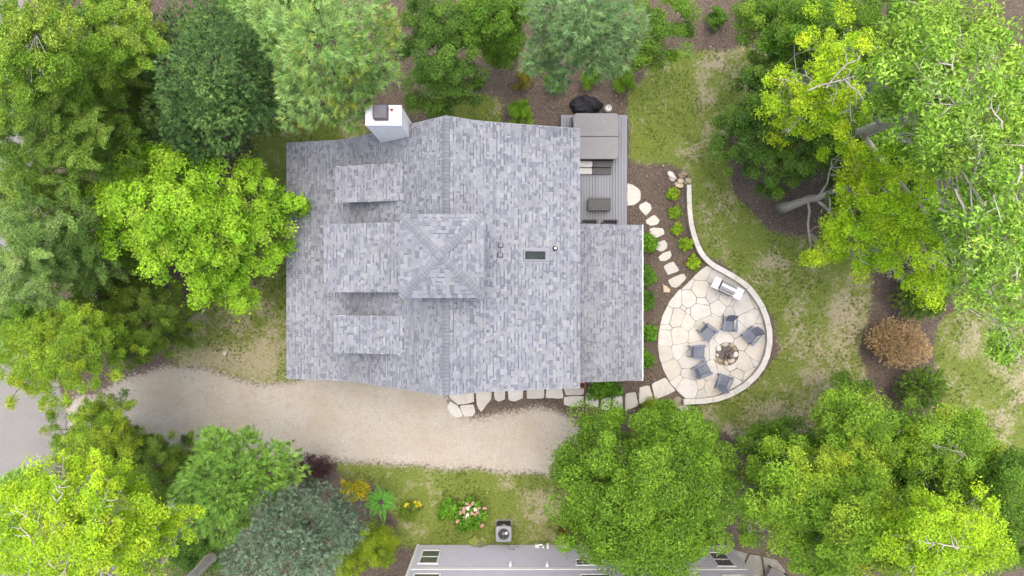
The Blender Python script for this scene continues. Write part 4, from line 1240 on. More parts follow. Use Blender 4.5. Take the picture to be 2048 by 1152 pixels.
def nwindow(x0, x1, z0, z1, cols=1, grid=False):
    q = MB(); y = NY + 0.035; t_ = 0.09
    xm, zm = (x0 + x1) / 2, (z0 + z1) / 2
    q.box((xm, y, z0 + t_ / 2), (x1 - x0, 0.06, t_)); q.box((xm, y, z1 - t_ / 2), (x1 - x0, 0.06, t_))
    q.box((x0 + t_ / 2, y, zm), (t_, 0.058, z1 - z0 - 2 * t_)); q.box((x1 - t_ / 2, y, zm), (t_, 0.058, z1 - z0 - 2 * t_))
    if cols == 2: q.box((xm, y, zm), (t_, 0.056, z1 - z0 - 2 * t_))
    f_ = nbuild(q, 'window', M['white'])
    if cols == 1:
        for k in range(2):
            za = z0 + t_ + k * (z1 - z0 - 2 * t_) / 2; zb_ = za + (z1 - z0 - 2 * t_) / 2
            q = MB(); q.box((xm, NY + 0.034, (za + zb_) / 2), (x1 - x0 - 2 * t_, 0.012, zb_ - za - 0.05)); nbuild(q, 'pane', M['pane'] if k == 1 or True else M['glass'], f_)
        q = MB(); q.box((xm, NY + 0.040, zm), (x1 - x0 - 2 * t_, 0.03, 0.045)); nbuild(q, 'meeting_rail', M['white'], f_)
    else:
        for k in range(2):
            xa = x0 + t_ if k == 0 else xm + t_ / 2; xb = xm - t_ / 2 if k == 0 else x1 - t_
            q = MB(); q.box(((xa + xb) / 2, NY + 0.034, zm), (xb - xa - 0.04, 0.012, z1 - z0 - 2 * t_ - 0.04)); nbuild(q, 'pane', M['glass'], f_)
            q = MB(); q.box(((xa + xb) / 2, NY + 0.043, zm), (0.025, 0.012, z1 - z0 - 2 * t_)); q.box(((xa + xb) / 2, NY + 0.046, zm), (xb - xa, 0.012, 0.022)); nbuild(q, 'muntin', M['white'], f_)
nwindow(-4.38, -3.42, 0.72, 2.40)
nwindow(2.92, 4.30, 1.86, 2.58, 2)
nwindow(9.40, 10.30, 1.0, 2.72)
nwindow(-4.40, -3.15, 3.43, 5.1)
nwindow(3.0, 4.4, 3.5, 5.0)
nwindow(9.3, 10.3, 3.6, 5.2)
def nwall(px, py):
    D = -NY * FPX / (py - 576.0)
    return (px - 1024) * D / FPX, CAM_H - D
for px_, py_ in ((1020.5, 1133), (1094, 1133.5)):
    x, z = nwall(px_, py_)
    q = MB(); q.box((x, NY + 0.10, z), (0.13, 0.2, 0.22), None, None, 0.8); nbuild(q, 'vent_hood', M['white'])
def fixture(name, label, cat, mbf, mat, px, py):
    x, z = nwall(px, py)
    mb = MB(); mbf(mb); return nbuild_at(mb, name, mat, (x, NY + 0.03, max(0.02, z)))
def nbuild_at(mb, name, mat, loc):
    o = mb.build(name, mat, nbh); o.location = Vector(loc) - NL; return o
m_ = MB(); m_.tube([(0, 0, 0.1), (0, 0.14, 0.1), (0.1, 0.16, 0.1), (0.2, 0.14, 0.1), (0.22, 0.14, 0.4)], [0.045] * 5, 8); nbuild_at(m_, 'vent_pipe', M['white'], (1.30, NY + 0.03, 0.35))
m_ = MB(); m_.tube([(0, 0, 0), (0, 0.16, 0), (0, 0.18, -0.12)], [0.05] * 3, 8); nbuild_at(m_, 'exhaust_pipe', M['white'], (1.75, NY + 0.02, 0.5))
m_ = MB(); m_.box((0, 0.05, 0), (0.16, 0.12, 0.2)); nbuild_at(m_, 'meter_box', M['white'], (1.22, NY + 0.03, 0.25))
m_ = MB(); m_.box((0, 0.05, 0), (0.13, 0.1, 0.16)); nbuild_at(m_, 'junction_box', M['light_step'], (0.22, NY + 0.03, 0.62))
m_ = MB(); m_.tube([(0, 0.02, 0), (0.02, 0.05, 0.3), (-0.35, 0.06, 0.25), (-0.40, 0.3, 0.12)], [0.012] * 4, 5); nbuild_at(m_, 'power_cable', M['dark'], (0.2, NY + 0.0, 0.4))
m_ = MB(); m_.box((0, 0.08, 0), (0.30, 0.2, 0.24)); nbuild_at(m_, 'meter', M['dark'], (3.92, NY + 0.03, 0.35))
m_ = MB(); m_.box((0, 0.06, 0), (0.2, 0.12, 0.14)); nbuild_at(m_, 'outlet', M['light_step'], (3.6, NY + 0.03, 0.3))
m_ = MB(); m_.tube([(0, 0, 0), (0, 0.22, 0.02), (0, 0.26, -0.1)], [0.03] * 3, 8); m_.box((0, 0.2, 0.04), (0.35, 0.03, 0.02)); nbuild_at(m_, 'hose_tap', M['grey_metal'], (-1.58, NY + 0.03, 0.45))
m_ = MB(); m_.box((0, 0.1, 0), (0.06, 0.2, 0.2)); nbuild_at(m_, 'downpipe', M['white'], (2.85, NY + 0.03, 0.3))

# air conditioner
acz = 0.86
a = P(992, 1052.5, acz); b_ = P(1022.5, 1084, acz)
ac = thing('air_conditioner', 'grey outdoor air conditioning unit on the lawn by the neighbouring wall', 'air conditioner', ((a.x + b_.x) / 2, (a.y + b_.y) / 2, 0))
hw2, hh2 = (b_.x - a.x) / 2, (a.y - b_.y) / 2
q = MB(); q.prism(rrect(0, 0, hw2 - 0.02, hh2 - 0.02, 0.07), 0.03, 0.80); q.build('housing', M['dark'], ac)
q = MB()
for k in range(14):
    q.box((-hw2 + 0.1 + k * (2 * hw2 - 0.2) / 13, hh2 - 0.008, 0.42), (0.018, 0.03, 0.66))
q.build('coil_grille', M['tub_side'], ac)
# top plate: a square ring round the fan
sq = []
for k in range(48):
    an = 2 * PI * k / 48; ct, st_ = math.cos(an), math.sin(an)
    rad_ = 1.0 / (abs(ct / hw2) ** 9 + abs(st_ / hh2) ** 9) ** (1 / 9)
    sq.append((rad_ * ct, rad_ * st_))
n = len(sq)
rr_ = 0.275
circ = []
for x, y in sq:
    an = math.atan2(y, x); circ.append((rr_ * math.cos(an), rr_ * math.sin(an)))
q = MB()
q.add([(x, y, 0.80) for x, y in sq] + [(x, y, 0.86) for x, y in sq] + [(x, y, 0.86) for x, y in circ] + [(x, y, 0.74) for x, y in circ],
      [(i, (i + 1) % n, n + (i + 1) % n, n + i) for i in range(n)] + [(n + i, n + (i + 1) % n, 2 * n + (i + 1) % n, 2 * n + i) for i in range(n)] + [(2 * n + i, 2 * n + (i + 1) % n, 3 * n + (i + 1) % n, 3 * n + i) for i in range(n)])
q.build('top_plate', M['grey_metal'], ac)
q = MB(); q.lathe((0, 0, 0.74), [(rr_, 0), (rr_, 0.005)], 24); q.build('fan_well', M['dark'], ac)
for k in range(3):
    th = k * 2.094
    vv = []
    for rad, da, zz in ((0.07, -0.2, 0.0), (0.25, -0.5, 0.0), (0.25, 0.5, 0.04), (0.07, 0.4, 0.03)):
        vv.append((rad * math.cos(th + da), rad * math.sin(th + da), 0.77 + zz))
    q = MB(); q.add(vv + [(x, y, z - 0.008) for x, y, z in vv], [(0, 1, 2, 3), (7, 6, 5, 4), (0, 4, 5, 1), (1, 5, 6, 2), (2, 6, 7, 3), (3, 7, 4, 0)]); q.build('fan_blade', M['grey_metal'], ac)
q = MB(); q.lathe((0, 0, 0.76), [(0.07, 0), (0.07, 0.05), (0.03, 0.07)], 14); q.build('fan_hub', M['grey_metal'], ac)
q = MB(); q.lathe((0.13, 0.03, 0.82), [(0.075, 0), (0.075, 0.012)], 5); q.build('white_disc', M['white'], ac)  # flat white disc set off centre above the fan blades
q = MB()
for k in range(5): q.tube([((0.06 + k * 0.055) * math.cos(j * PI / 12), (0.06 + k * 0.055) * math.sin(j * PI / 12), 0.853) for j in range(25)], [0.003] * 25, 3, None, False)
q.build('fan_guard', M['dark'], ac)
q = MB(); q.box((0, 0, 0.015), (2 * hw2 + 0.1, 2 * hh2 + 0.1, 0.03)); q.build('base_pad', M['concrete'], ac)
q = MB(); q.box((0.0, hh2 - 0.0, 0.70), (0.2, 0.02, 0.05)); q.build('maker_plate', M['white'], ac)

# concrete walk with slatted bench at the neighbour's right corner
walk = bpy.data.objects.new('concrete_walk', None); link(walk); walk.location = (*P(1530, 1110)[:2], 0); tag(walk, 'worn concrete slabs beside the right corner of the neighbour wall', None, None, 'structure')
for q_ in ([(1452, 1094), (1497, 1106), (1486, 1128), (1470, 1170), (1440, 1170)], [(1499, 1107), (1521, 1111), (1524, 1132), (1530, 1170), (1474, 1170), (1489, 1128)], [(1524, 1112), (1552, 1118), (1570, 1140), (1560, 1170), (1533, 1170), (1527, 1132)]):
    poly = ccw([(P(x, y).x - walk.location.x, P(x, y).y - walk.location.y) for x, y in q_])
    mb = MB(); mb.prism(shrink(poly, 0.01), -0.02, 0.06, inset=0.008); mb.build('slab', M['concrete'], walk)
c_ = P(1540, 1146, 0.45)
bn = thing('garden_bench', 'dark slatted bench half cut by the bottom edge beside the concrete', 'bench', (c_.x + 0.35, c_.y - 0.35, 0), R(-28))
for k in range(7):
    q = MB(); q.box((0, 0.36 - k * 0.12, 0.45), (1.1, 0.085, 0.03)); q.build('slat', M['bench'], bn)
for sx in (-1, 1):
    q = MB(); q.box((sx * 0.48, 0, 0.41), (0.07, 0.86, 0.05)); q.build('rail', M['dark'], bn)
    for sy in (-1, 1):
        q = MB(); q.box((sx * 0.48, sy * 0.36, 0.19), (0.07, 0.07, 0.38)); q.build('leg', M['dark'], bn)

# shed under the upper right trees
c_ = P(1705, 105, 3.0)
shed = thing('shed', 'slate grey roofed shed hidden under the upper right trees', 'shed', (c_.x, c_.y, 0), R(-20))
q = MB(); q.box((0, 0, 1.15), (3.6, 2.4, 2.3)); q.build('wall', M['white'], shed)
q = MB(); q.add([(-2, -1.4, 2.3), (2, -1.4, 2.3), (2, 0, 3.0), (-2, 0, 3.0), (-2, 1.4, 2.3), (2, 1.4, 2.3)], [(0, 1, 2, 3), (3, 2, 5, 4), (0, 3, 4), (1, 5, 2), (0, 4, 5, 1)]); q.build('roof', M['shed_roof'], shed)

# ------------------------------------------------------------------ TREES AND SHRUBS
def unit(a):
    return a / np.maximum(np.linalg.norm(a, axis=-1, keepdims=True), 1e-9)
# leaf length, width, palette (colour, weight), clump radius, coverage, flatness of the clump, up = how flat the leaves lie
SP = {
 'maple':   dict(L=0.155, W=0.14, pal=[((0.20, 0.385, 0.018), 6), ((0.265, 0.44, 0.025), 3), ((0.135, 0.29, 0.014), 3), ((0.34, 0.46, 0.05), 1)], cr=0.34, cov=2.5, flat=0.40, up=0.95, dome=0.55, bark='bark_grey'),
 'dense':   dict(L=0.15, W=0.10, pal=[((0.115, 0.225, 0.016), 6), ((0.15, 0.275, 0.02), 4), ((0.075, 0.16, 0.014), 3), ((0.19, 0.31, 0.03), 1)], cr=0.50, cov=2.1, flat=0.85, up=0.4, dome=0.95, tight=1, var=0.3, bark='bark_dark'),
 'green':   dict(L=0.135, W=0.085, pal=[((0.095, 0.205, 0.018), 5), ((0.135, 0.255, 0.024), 4), ((0.06, 0.135, 0.014), 3), ((0.20, 0.30, 0.03), 1)], cr=0.32, cov=2.5, flat=0.6, up=0.6, dome=0.5, bark='bark_dark'),
 'dark':    dict(L=0.12, W=0.08, pal=[((0.075, 0.16, 0.024), 5), ((0.105, 0.205, 0.028), 4), ((0.045, 0.105, 0.018), 3), ((0.16, 0.265, 0.03), 1.6)], cr=0.30, cov=2.5, flat=0.55, up=0.6, dome=0.5, bark='bark_dark'),
 'ash':     dict(L=0.16, W=0.09, pal=[((0.15, 0.275, 0.02), 5), ((0.20, 0.325, 0.028), 4), ((0.105, 0.21, 0.02), 3), ((0.32, 0.37, 0.03), 1)], cr=0.36, cov=2.2, flat=0.6, up=0.55, dome=0.4, gain=1.12, bark='bark_pale'),
 'locust':  dict(L=0.13, W=0.08, pal=[((0.27, 0.43, 0.016), 5), ((0.35, 0.50, 0.02), 4), ((0.18, 0.33, 0.014), 3), ((0.45, 0.52, 0.03), 1)], cr=0.26, cov=1.7, flat=0.55, up=0.7, dome=0.4, gain=1.06, bark='bark_pale'),
 'yellow':  dict(L=0.155, W=0.085, pal=[((0.26, 0.41, 0.014), 5), ((0.34, 0.48, 0.018), 4), ((0.165, 0.31, 0.012), 3), ((0.46, 0.50, 0.025), 1.5)], cr=0.30, cov=1.9, flat=0.5, up=0.75, dome=0.35, gain=1.2, bark='bark_grey'),
 'cotton':  dict(L=0.19, W=0.115, pal=[((0.18, 0.335, 0.035), 5), ((0.25, 0.41, 0.055), 4), ((0.12, 0.25, 0.025), 3), ((0.36, 0.46, 0.07), 1.6), ((0.42, 0.50, 0.26), .45)], cr=0.34, cov=1.55, flat=0.6, up=0.4, dome=0.3, var=0.3, gain=1.12, bark='bark_pale'),
 'wispy':   dict(L=0.13, W=0.045, pal=[((0.13, 0.235, 0.028), 5), ((0.19, 0.30, 0.045), 4), ((0.07, 0.145, 0.02), 3), ((0.30, 0.38, 0.08), 1.5)], cr=0.40, cov=2.2, flat=0.5, up=0.45, dome=0.2, var=0.36, sprig=1.0, bark='bark_dark'),
 'willow':  dict(L=0.14, W=0.045, pal=[((0.155, 0.265, 0.055), 5), ((0.215, 0.325, 0.085), 4), ((0.085, 0.17, 0.035), 3), ((0.33, 0.40, 0.15), 1)], cr=0.42, cov=1.9, flat=0.5, up=0.45, dome=0.2, var=0.36, sprig=1.0, gain=1.1, bark='bark_grey'),
 'birch':   dict(L=0.11, W=0.065, pal=[((0.155, 0.285, 0.022), 5), ((0.23, 0.36, 0.04), 4), ((0.085, 0.18, 0.016), 3), ((0.36, 0.43, 0.07), 1.5)], cr=0.32, cov=2.2, flat=0.55, up=0.5, dome=0.3, var=0.36, sprig=0.7, gain=1.08, bark='bark_pale'),
 'larch':   dict(L=0.15, W=0.038, pal=[((0.20, 0.335, 0.028), 5), ((0.27, 0.39, 0.032), 4), ((0.12, 0.23, 0.02), 3), ((0.40, 0.44, 0.03), 1)], cr=0.30, cov=1.6, flat=0.6, up=0.5, dome=0.2, var=0.36, sprig=0.5, bark='bark_dark'),
 'cedar':   dict(L=0.13, W=0.035, pal=[((0.11, 0.19, 0.022), 5), ((0.16, 0.245, 0.026), 3), ((0.06, 0.115, 0.018), 3)], cr=0.28, cov=1.9, flat=0.6, up=0.45, dome=0.3, var=0.36, sprig=0.45, bark='bark_dark'),
 'pine':    dict(kind='needle', L=0.24, w=0.0125, n=15, spread=0.85, dens=95, pal=[((0.18, 0.32, 0.08), 5), ((0.26, 0.40, 0.13), 4), ((0.115, 0.23, 0.05), 3), ((0.38, 0.43, 0.05), 1.0)], bark='bark_dark'),
 'bluepine':dict(kind='needle', L=0.24, w=0.012, n=15, spread=0.85, dens=95, pal=[((0.13, 0.235, 0.085), 5), ((0.185, 0.305, 0.12), 4), ((0.08, 0.155, 0.055), 3), ((0.24, 0.34, 0.085), 1.2)], bark='bark_dark'),
 'limepine':dict(kind='needle', L=0.21, w=0.013, n=15, spread=0.85, dens=120, pal=[((0.19, 0.36, 0.05), 5), ((0.26, 0.43, 0.08), 4), ((0.125, 0.26, 0.04), 3)], bark='bark_dark'),
 'fir':     dict(kind='needle', L=0.13, w=0.014, n=13, spread=1.1, dens=140, pal=[((0.062, 0.135, 0.04), 5), ((0.095, 0.185, 0.052), 3), ((0.034, 0.08, 0.024), 3), ((0.15, 0.25, 0.06), 2.6)], bark='bark_dark'),
 'spruce':  dict(kind='needle', L=0.125, w=0.0125, n=14, spread=1.0, dens=160, pal=[((0.125, 0.19, 0.115), 5), ((0.195, 0.27, 0.175), 4), ((0.065, 0.11, 0.06), 3)], bark='bark_dark'),
 'juniper': dict(kind='needle', L=0.24, w=0.015, n=10, spread=0.45, dens=120, pal=[((0.085, 0.165, 0.016), 5), ((0.125, 0.215, 0.018), 3), ((0.05, 0.105, 0.014), 3)], bark='bark_dark'),
 'deadbush':dict(kind='needle', L=0.11, w=0.009, n=9, spread=1.0, dens=420, pal=[((0.32, 0.225, 0.11), 5), ((0.41, 0.30, 0.16), 3), ((0.22, 0.155, 0.08), 3)], bark='bark_dark'),
 'arbor':   dict(L=0.09, W=0.04, pal=[((0.15, 0.29, 0.018), 5), ((0.20, 0.34, 0.022), 4), ((0.09, 0.20, 0.014), 3)], cr=0.16, cov=3.2, flat=0.8, up=0.4, dome=0.5, bark='bark_dark'),
 'amber':   dict(L=0.08, W=0.03, pal=[((0.20, 0.19, 0.025), 5), ((0.29, 0.25, 0.03), 3), ((0.11, 0.13, 0.018), 3)], cr=0.14, cov=3.0, flat=0.8, up=0.3, dome=0.5, bark='bark_dark'),
 'hosta':   dict(L=0.16, W=0.09, pal=[((0.20, 0.33, 0.015), 5), ((0.28, 0.39, 0.02), 3), ((0.12, 0.24, 0.014), 3)], cr=0.12, cov=3.0, flat=0.6, up=0.5, dome=0.8, bark='bark_dark'),
 'boxwood': dict(L=0.10, W=0.07, pal=[((0.075, 0.18, 0.016), 5), ((0.11, 0.235, 0.02), 4), ((0.045, 0.115, 0.013), 3)], cr=0.15, cov=3.2, flat=0.8, up=0.6, dome=0.6, bark='bark_dark'),
 'barberry':dict(L=0.09, W=0.06, pal=[((0.075, 0.035, 0.04), 5), ((0.11, 0.05, 0.055), 3), ((0.05, 0.03, 0.03), 3)], cr=0.2, cov=1.8, flat=0.8, up=0.4, dome=0.4, bark='bark_dark'),
 'golden':  dict(L=0.15, W=0.085, pal=[((0.42, 0.35, 0.015), 5), ((0.50, 0.40, 0.02), 3), ((0.28, 0.28, 0.015), 3), ((0.20, 0.26, 0.02), 2)], cr=0.2, cov=1.9, flat=0.6, up=0.6, dome=0.5, bark='bark_dark'),
 'limebush':dict(L=0.12, W=0.04, pal=[((0.235, 0.34, 0.02), 5), ((0.31, 0.385, 0.026), 3), ((0.14, 0.23, 0.016), 3)], cr=0.24, cov=2.2, flat=0.8, up=0.3, dome=0.4, bark='bark_dark'),
 'weeds':   dict(L=0.12, W=0.06, pal=[((0.13, 0.22, 0.02), 5), ((0.19, 0.27, 0.025), 3), ((0.08, 0.15, 0.015), 3)], cr=0.16, cov=1.6, flat=0.7, up=0.5, dome=0.3, bark='bark_dark'),
 'palebush':dict(L=0.10, W=0.06, pal=[((0.33, 0.40, 0.10), 5), ((0.42, 0.46, 0.16), 3), ((0.18, 0.27, 0.03), 3)], cr=0.12, cov=2.2, flat=0.7, up=0.6, dome=0.4, bark='bark_dark'),
 'broad':   dict(L=0.20, W=0.12, pal=[((0.095, 0.235, 0.014), 5), ((0.14, 0.30, 0.018), 4), ((0.05, 0.14, 0.012), 3)], cr=0.2, cov=2.6, flat=0.7, up=0.55, dome=0.6, bark='bark_dark'),
 'redbush': dict(L=0.11, W=0.06, pal=[((0.075, 0.13, 0.02), 6), ((0.11, 0.17, 0.025), 3), ((0.26, 0.035, 0.035), 1.6), ((0.15, 0.06, 0.04), 1.5)], cr=0.2, cov=1.8, flat=0.8, up=0.4, dome=0.3, bark='bark_dark'),
}
def pick(rng, pal, n):
    w = np.array([q[1] for q in pal], float); w /= w.sum()
    return np.array([q[0] for q in pal])[rng.choice(len(pal), n, p=w)]
TRI = [0]
def lobes_px(lst):
    out = []
    for x, y, r_, z in lst:
        c = P(x, y, z); out.append((c.x, c.y, c.z, r_ * (CAM_H - z) / FPX))
    return out
def dome(cx, cy, rx, ry, ztop, zedge, n, lr, seed, rot=0.0):
    """lobes spread over an ellipse seen in the photograph, highest in the middle"""
    rng = np.random.default_rng(seed)
    pts = []
    for i in range(n):
        best, bd = None, -1
        for _ in range(14):
            a = rng.random() * 2 * PI; d = math.sqrt(rng.random())
            q = (d * math.cos(a), d * math.sin(a))
            m = min([math.hypot(q[0] - p_[0], q[1] - p_[1]) for p_ in pts] or [9])
            if m > bd: best, bd = q, m
        pts.append(best)
    out = []
    cr_, sr_ = math.cos(rot), math.sin(rot)
    for x, y in pts:
        d2 = x * x + y * y
        z = zedge + (ztop - zedge) * math.sqrt(max(0.0, 1 - d2)) + rng.normal(0, 0.22)
        k = 1 - 0.62 * lr / max(rx, ry)
        X, Y = x * rx * k, y * ry * k
        out.append((cx + X * cr_ - Y * sr_, cy + X * sr_ + Y * cr_, lr * rng.uniform(0.75, 1.2), z))
    for i in range(int(n * 0.6)):
        a = rng.random() * 2 * PI; d = 0.8 * math.sqrt(rng.random())
        X, Y = d * rx * math.cos(a) * 0.85, d * ry * math.sin(a) * 0.85
        z = zedge + (ztop - zedge) * math.sqrt(1 - d * d) - rng.uniform(1.0, 2.2)
        out.append((cx + X * cr_ - Y * sr_, cy + X * sr_ + Y * cr_, lr * rng.uniform(0.9, 1.3), max(1.0, z)))
    return lobes_px(out)

LEAF_K, COV_K = 0.68, 1.12
def crown_mesh(sp, lobes, rng, axis_xy, squash=0.6, low=-0.15, fine=True):
    s = dict(SP[sp])
    GAIN = 1.18 * s.get('gain', 1.0)
    if s.get('kind') != 'needle' and fine:
        s['L'] *= LEAF_K; s['W'] *= LEAF_K; s['cov'] *= COV_K
    lob = np.array(lobes)
    if s.get('kind') == 'needle':
        if len(lob) > 10 and s['L'] < 0.245 and lob[:, 2].max() > 3.0:
            l2 = lob.copy(); l2[:, 2] -= 0.45 * lob[:, 3] + 0.5; l2[:, 3] *= 0.9
            lob = np.concatenate([lob, l2])
        n = np.maximum(6, (s['dens'] * lob[:, 3] ** 2 * PI * 0.5).astype(int))
        idx = np.repeat(np.arange(len(lob)), n); N = len(idx)
        u = unit(rng.normal(size=(N, 3))); u[:, 2] = np.where(u[:, 2] < low, -u[:, 2], u[:, 2])
        rad = (0.50 + 0.55 * rng.random(N) ** 0.6)[:, None]
        c = lob[idx, :3]; Rr = lob[idx, 3][:, None]
        p_ = c + u * rad * Rr * np.array([1, 1, squash])
        out = p_ - np.array([axis_xy[0], axis_xy[1], 0]); out[:, 2] = 0
        d = unit(unit(out) * 0.75 + u * np.array([0.7, 0.7, 0.45]) + np.array([0, 0, 0.35]) + rng.normal(0, 0.25, (N, 3)))
        k = s['n']
        D = np.repeat(d, k, 0); B = np.repeat(p_, k, 0)
        dv = unit(D + rng.normal(0, s['spread'] * 0.6, (N * k, 3)))
        L = s['L'] * rng.uniform(0.6, 1.15, N * k)[:, None]
        side = unit(np.cross(dv, np.array([0, 0, 1.0]) + rng.normal(0, 0.25, (N * k, 3)))) * s['w']
        B = B + D * (rng.random(N * k)[:, None] * s['L'] * 0.5)
        V = np.stack([B - side, B + side, B + dv * L], 1).reshape(-1, 3)
        lobetint = pick(rng, s['pal'], len(lob))
        tint = 0.45 * lobetint[idx] + 0.55 * pick(rng, s['pal'], N)
        C = np.repeat(tint * rng.uniform(0.7, 1.3, (N, 1)), k, 0) * rng.uniform(0.75, 1.25, (N * k, 1))
        TRI[0] += N * k
        return V, np.arange(N * k * 3).reshape(-1, 3), np.repeat(C * GAIN, 3, 0), p_
    area = 0.5 * s['L'] * s['W']
    nl = np.maximum(20, s['cov'] * PI * lob[:, 3] ** 2 / area)
    per = max(12, int(s['cov'] * 1.1 * PI * s['cr'] ** 2 / area * 0.8))
    nc = np.maximum(3, (nl / per).astype(int))
    idx = np.repeat(np.arange(len(lob)), nc); N = len(idx)
    u = unit(rng.normal(size=(N, 3))); u[:, 2] = np.where(u[:, 2] < low, -u[:, 2], u[:, 2])
    rad = ((0.72 + 0.34 * rng.random(N)) if s.get('tight') else (0.42 + 0.62 * rng.random(N) ** 0.7))[:, None]
    rad[rng.random(N) < 0.14] *= 1.22
    nL = len(lob)
    ph = rng.uniform(0, 6.28, (nL, 3)); an = rng.uniform(0, 3.14, nL); el = rng.uniform(0.78, 1.28, nL)
    th_ = np.arctan2(u[:, 1], u[:, 0])
    wob = 1 + 0.16 * np.sin(2 * th_ + ph[idx, 0]) + 0.15 * np.sin(3 * th_ + ph[idx, 1]) + 0.10 * np.sin(5 * th_ + ph[idx, 2])
    ca, sa = np.cos(an)[idx], np.sin(an)[idx]
    ux, uy = u[:, 0] * ca + u[:, 1] * sa, -u[:, 0] * sa + u[:, 1] * ca
    ux, uy = ux * el[idx], uy / el[idx]
    ue = np.stack([ux * ca - uy * sa, ux * sa + uy * ca, u[:, 2]], 1)
    cc = lob[idx, :3] + ue * rad * wob[:, None] * lob[idx, 3][:, None] * np.array([1, 1, squash])
    m_ = 14.0 * (CAM_H - cc[:, 2]) / CAM_H      # nothing far outside the view
    near = (np.abs(cc[:, 0]) < m_ * 2.14) & (np.abs(cc[:, 1]) < m_ * 1.28)
    cc, u, idx = cc[near], u[near], idx[near]; N = len(cc)
    # leaves of each clump
    csz = s['cr'] * rng.uniform(0.65, 1.3, N)
    I = np.repeat(np.arange(N), per); T = len(I)
    v = unit(rng.normal(size=(T, 3)))
    up = v.copy(); up[:, 2] = np.abs(up[:, 2])
    isd = (rng.random(T) < s['dome'])[:, None]
    v = np.where(isd, up, v)
    rr = np.where(isd[:, 0], 0.75 + 0.3 * rng.random(T), rng.random(T) ** 0.5 * 1.1)[:, None]
    rr[rng.random(T) < (0.03 if s.get('tight') else 0.10)] *= 1.55
    off = v * rr * csz[I][:, None] * np.array([1, 1, s['flat']])
    out = unit(np.stack([u[:, 0], u[:, 1], 0.15 * np.ones(N)], 1) + rng.normal(0, 0.35, (N, 3)))
    sg = s.get('sprig', 0)
    if sg:
        along = (rng.random(T) - 0.35)[:, None] * csz[I][:, None] * 2.0
        off = off * (1 - 0.5 * sg) * (1.15 - 0.5 * np.abs(along) / np.maximum(csz[I][:, None], 0.1)) + out[I] * along * sg + np.cross(out[I], [0, 0, 1.0]) * (along ** 2) * rng.normal(0, 0.5, N)[I][:, None] * sg
        off[:, 2] -= 0.22 * sg * (along[:, 0] ** 2) / np.maximum(csz[I], 0.1)
    p_ = cc[I] + off
    nrm = unit(np.array([0, 0, 1.0]) * s['up'] + v * 0.55 + rng.normal(0, 0.38, (T, 3)))
    ax = rng.normal(size=(T, 3)) + (out[I] * 2.2 * sg if sg else off * 1.5)
    ax = unit(ax - nrm * (ax * nrm).sum(1, keepdims=True))
    sd_ = np.cross(nrm, ax)
    k = rng.uniform(0.7, 1.25, (T, 1))
    L, Wd = s['L'] * 0.5 * k, s['W'] * 0.5 * k
    fold = nrm * (Wd * rng.uniform(-0.1, 0.6, (T, 1)))
    if sg or (fine and sp not in ('hosta', 'broad', 'boxwood')):      # small or slender leaves
        V = np.stack([p_ - ax * L * 0.8 + sd_ * Wd * 0.75, p_ - ax * L * 0.8 - sd_ * Wd * 0.75 + fold, p_ + ax * L * 1.2], 1).reshape(-1, 3)
        nv = 3
    else:
        nv = 4
        V = np.stack([p_ - ax * L, p_ + sd_ * Wd + fold + ax * L * 0.1, p_ + ax * L, p_ - sd_ * Wd + fold + ax * L * 0.1], 1).reshape(-1, 3)
    lobetint = pick(rng, s['pal'], len(lob)); clt = pick(rng, s['pal'], N)
    tint = 0.35 * lobetint[idx][I] + 0.40 * clt[I] + 0.25 * pick(rng, s['pal'], T)
    C = tint * np.clip(rng.normal(1.0, s.get('var', 0.24), (T, 1)), 0.35, 1.9) * rng.uniform(0.82, 1.18, N)[I][:, None]
    return V, np.arange(T * nv).reshape(-1, nv), np.repeat(C * GAIN, nv, 0), cc

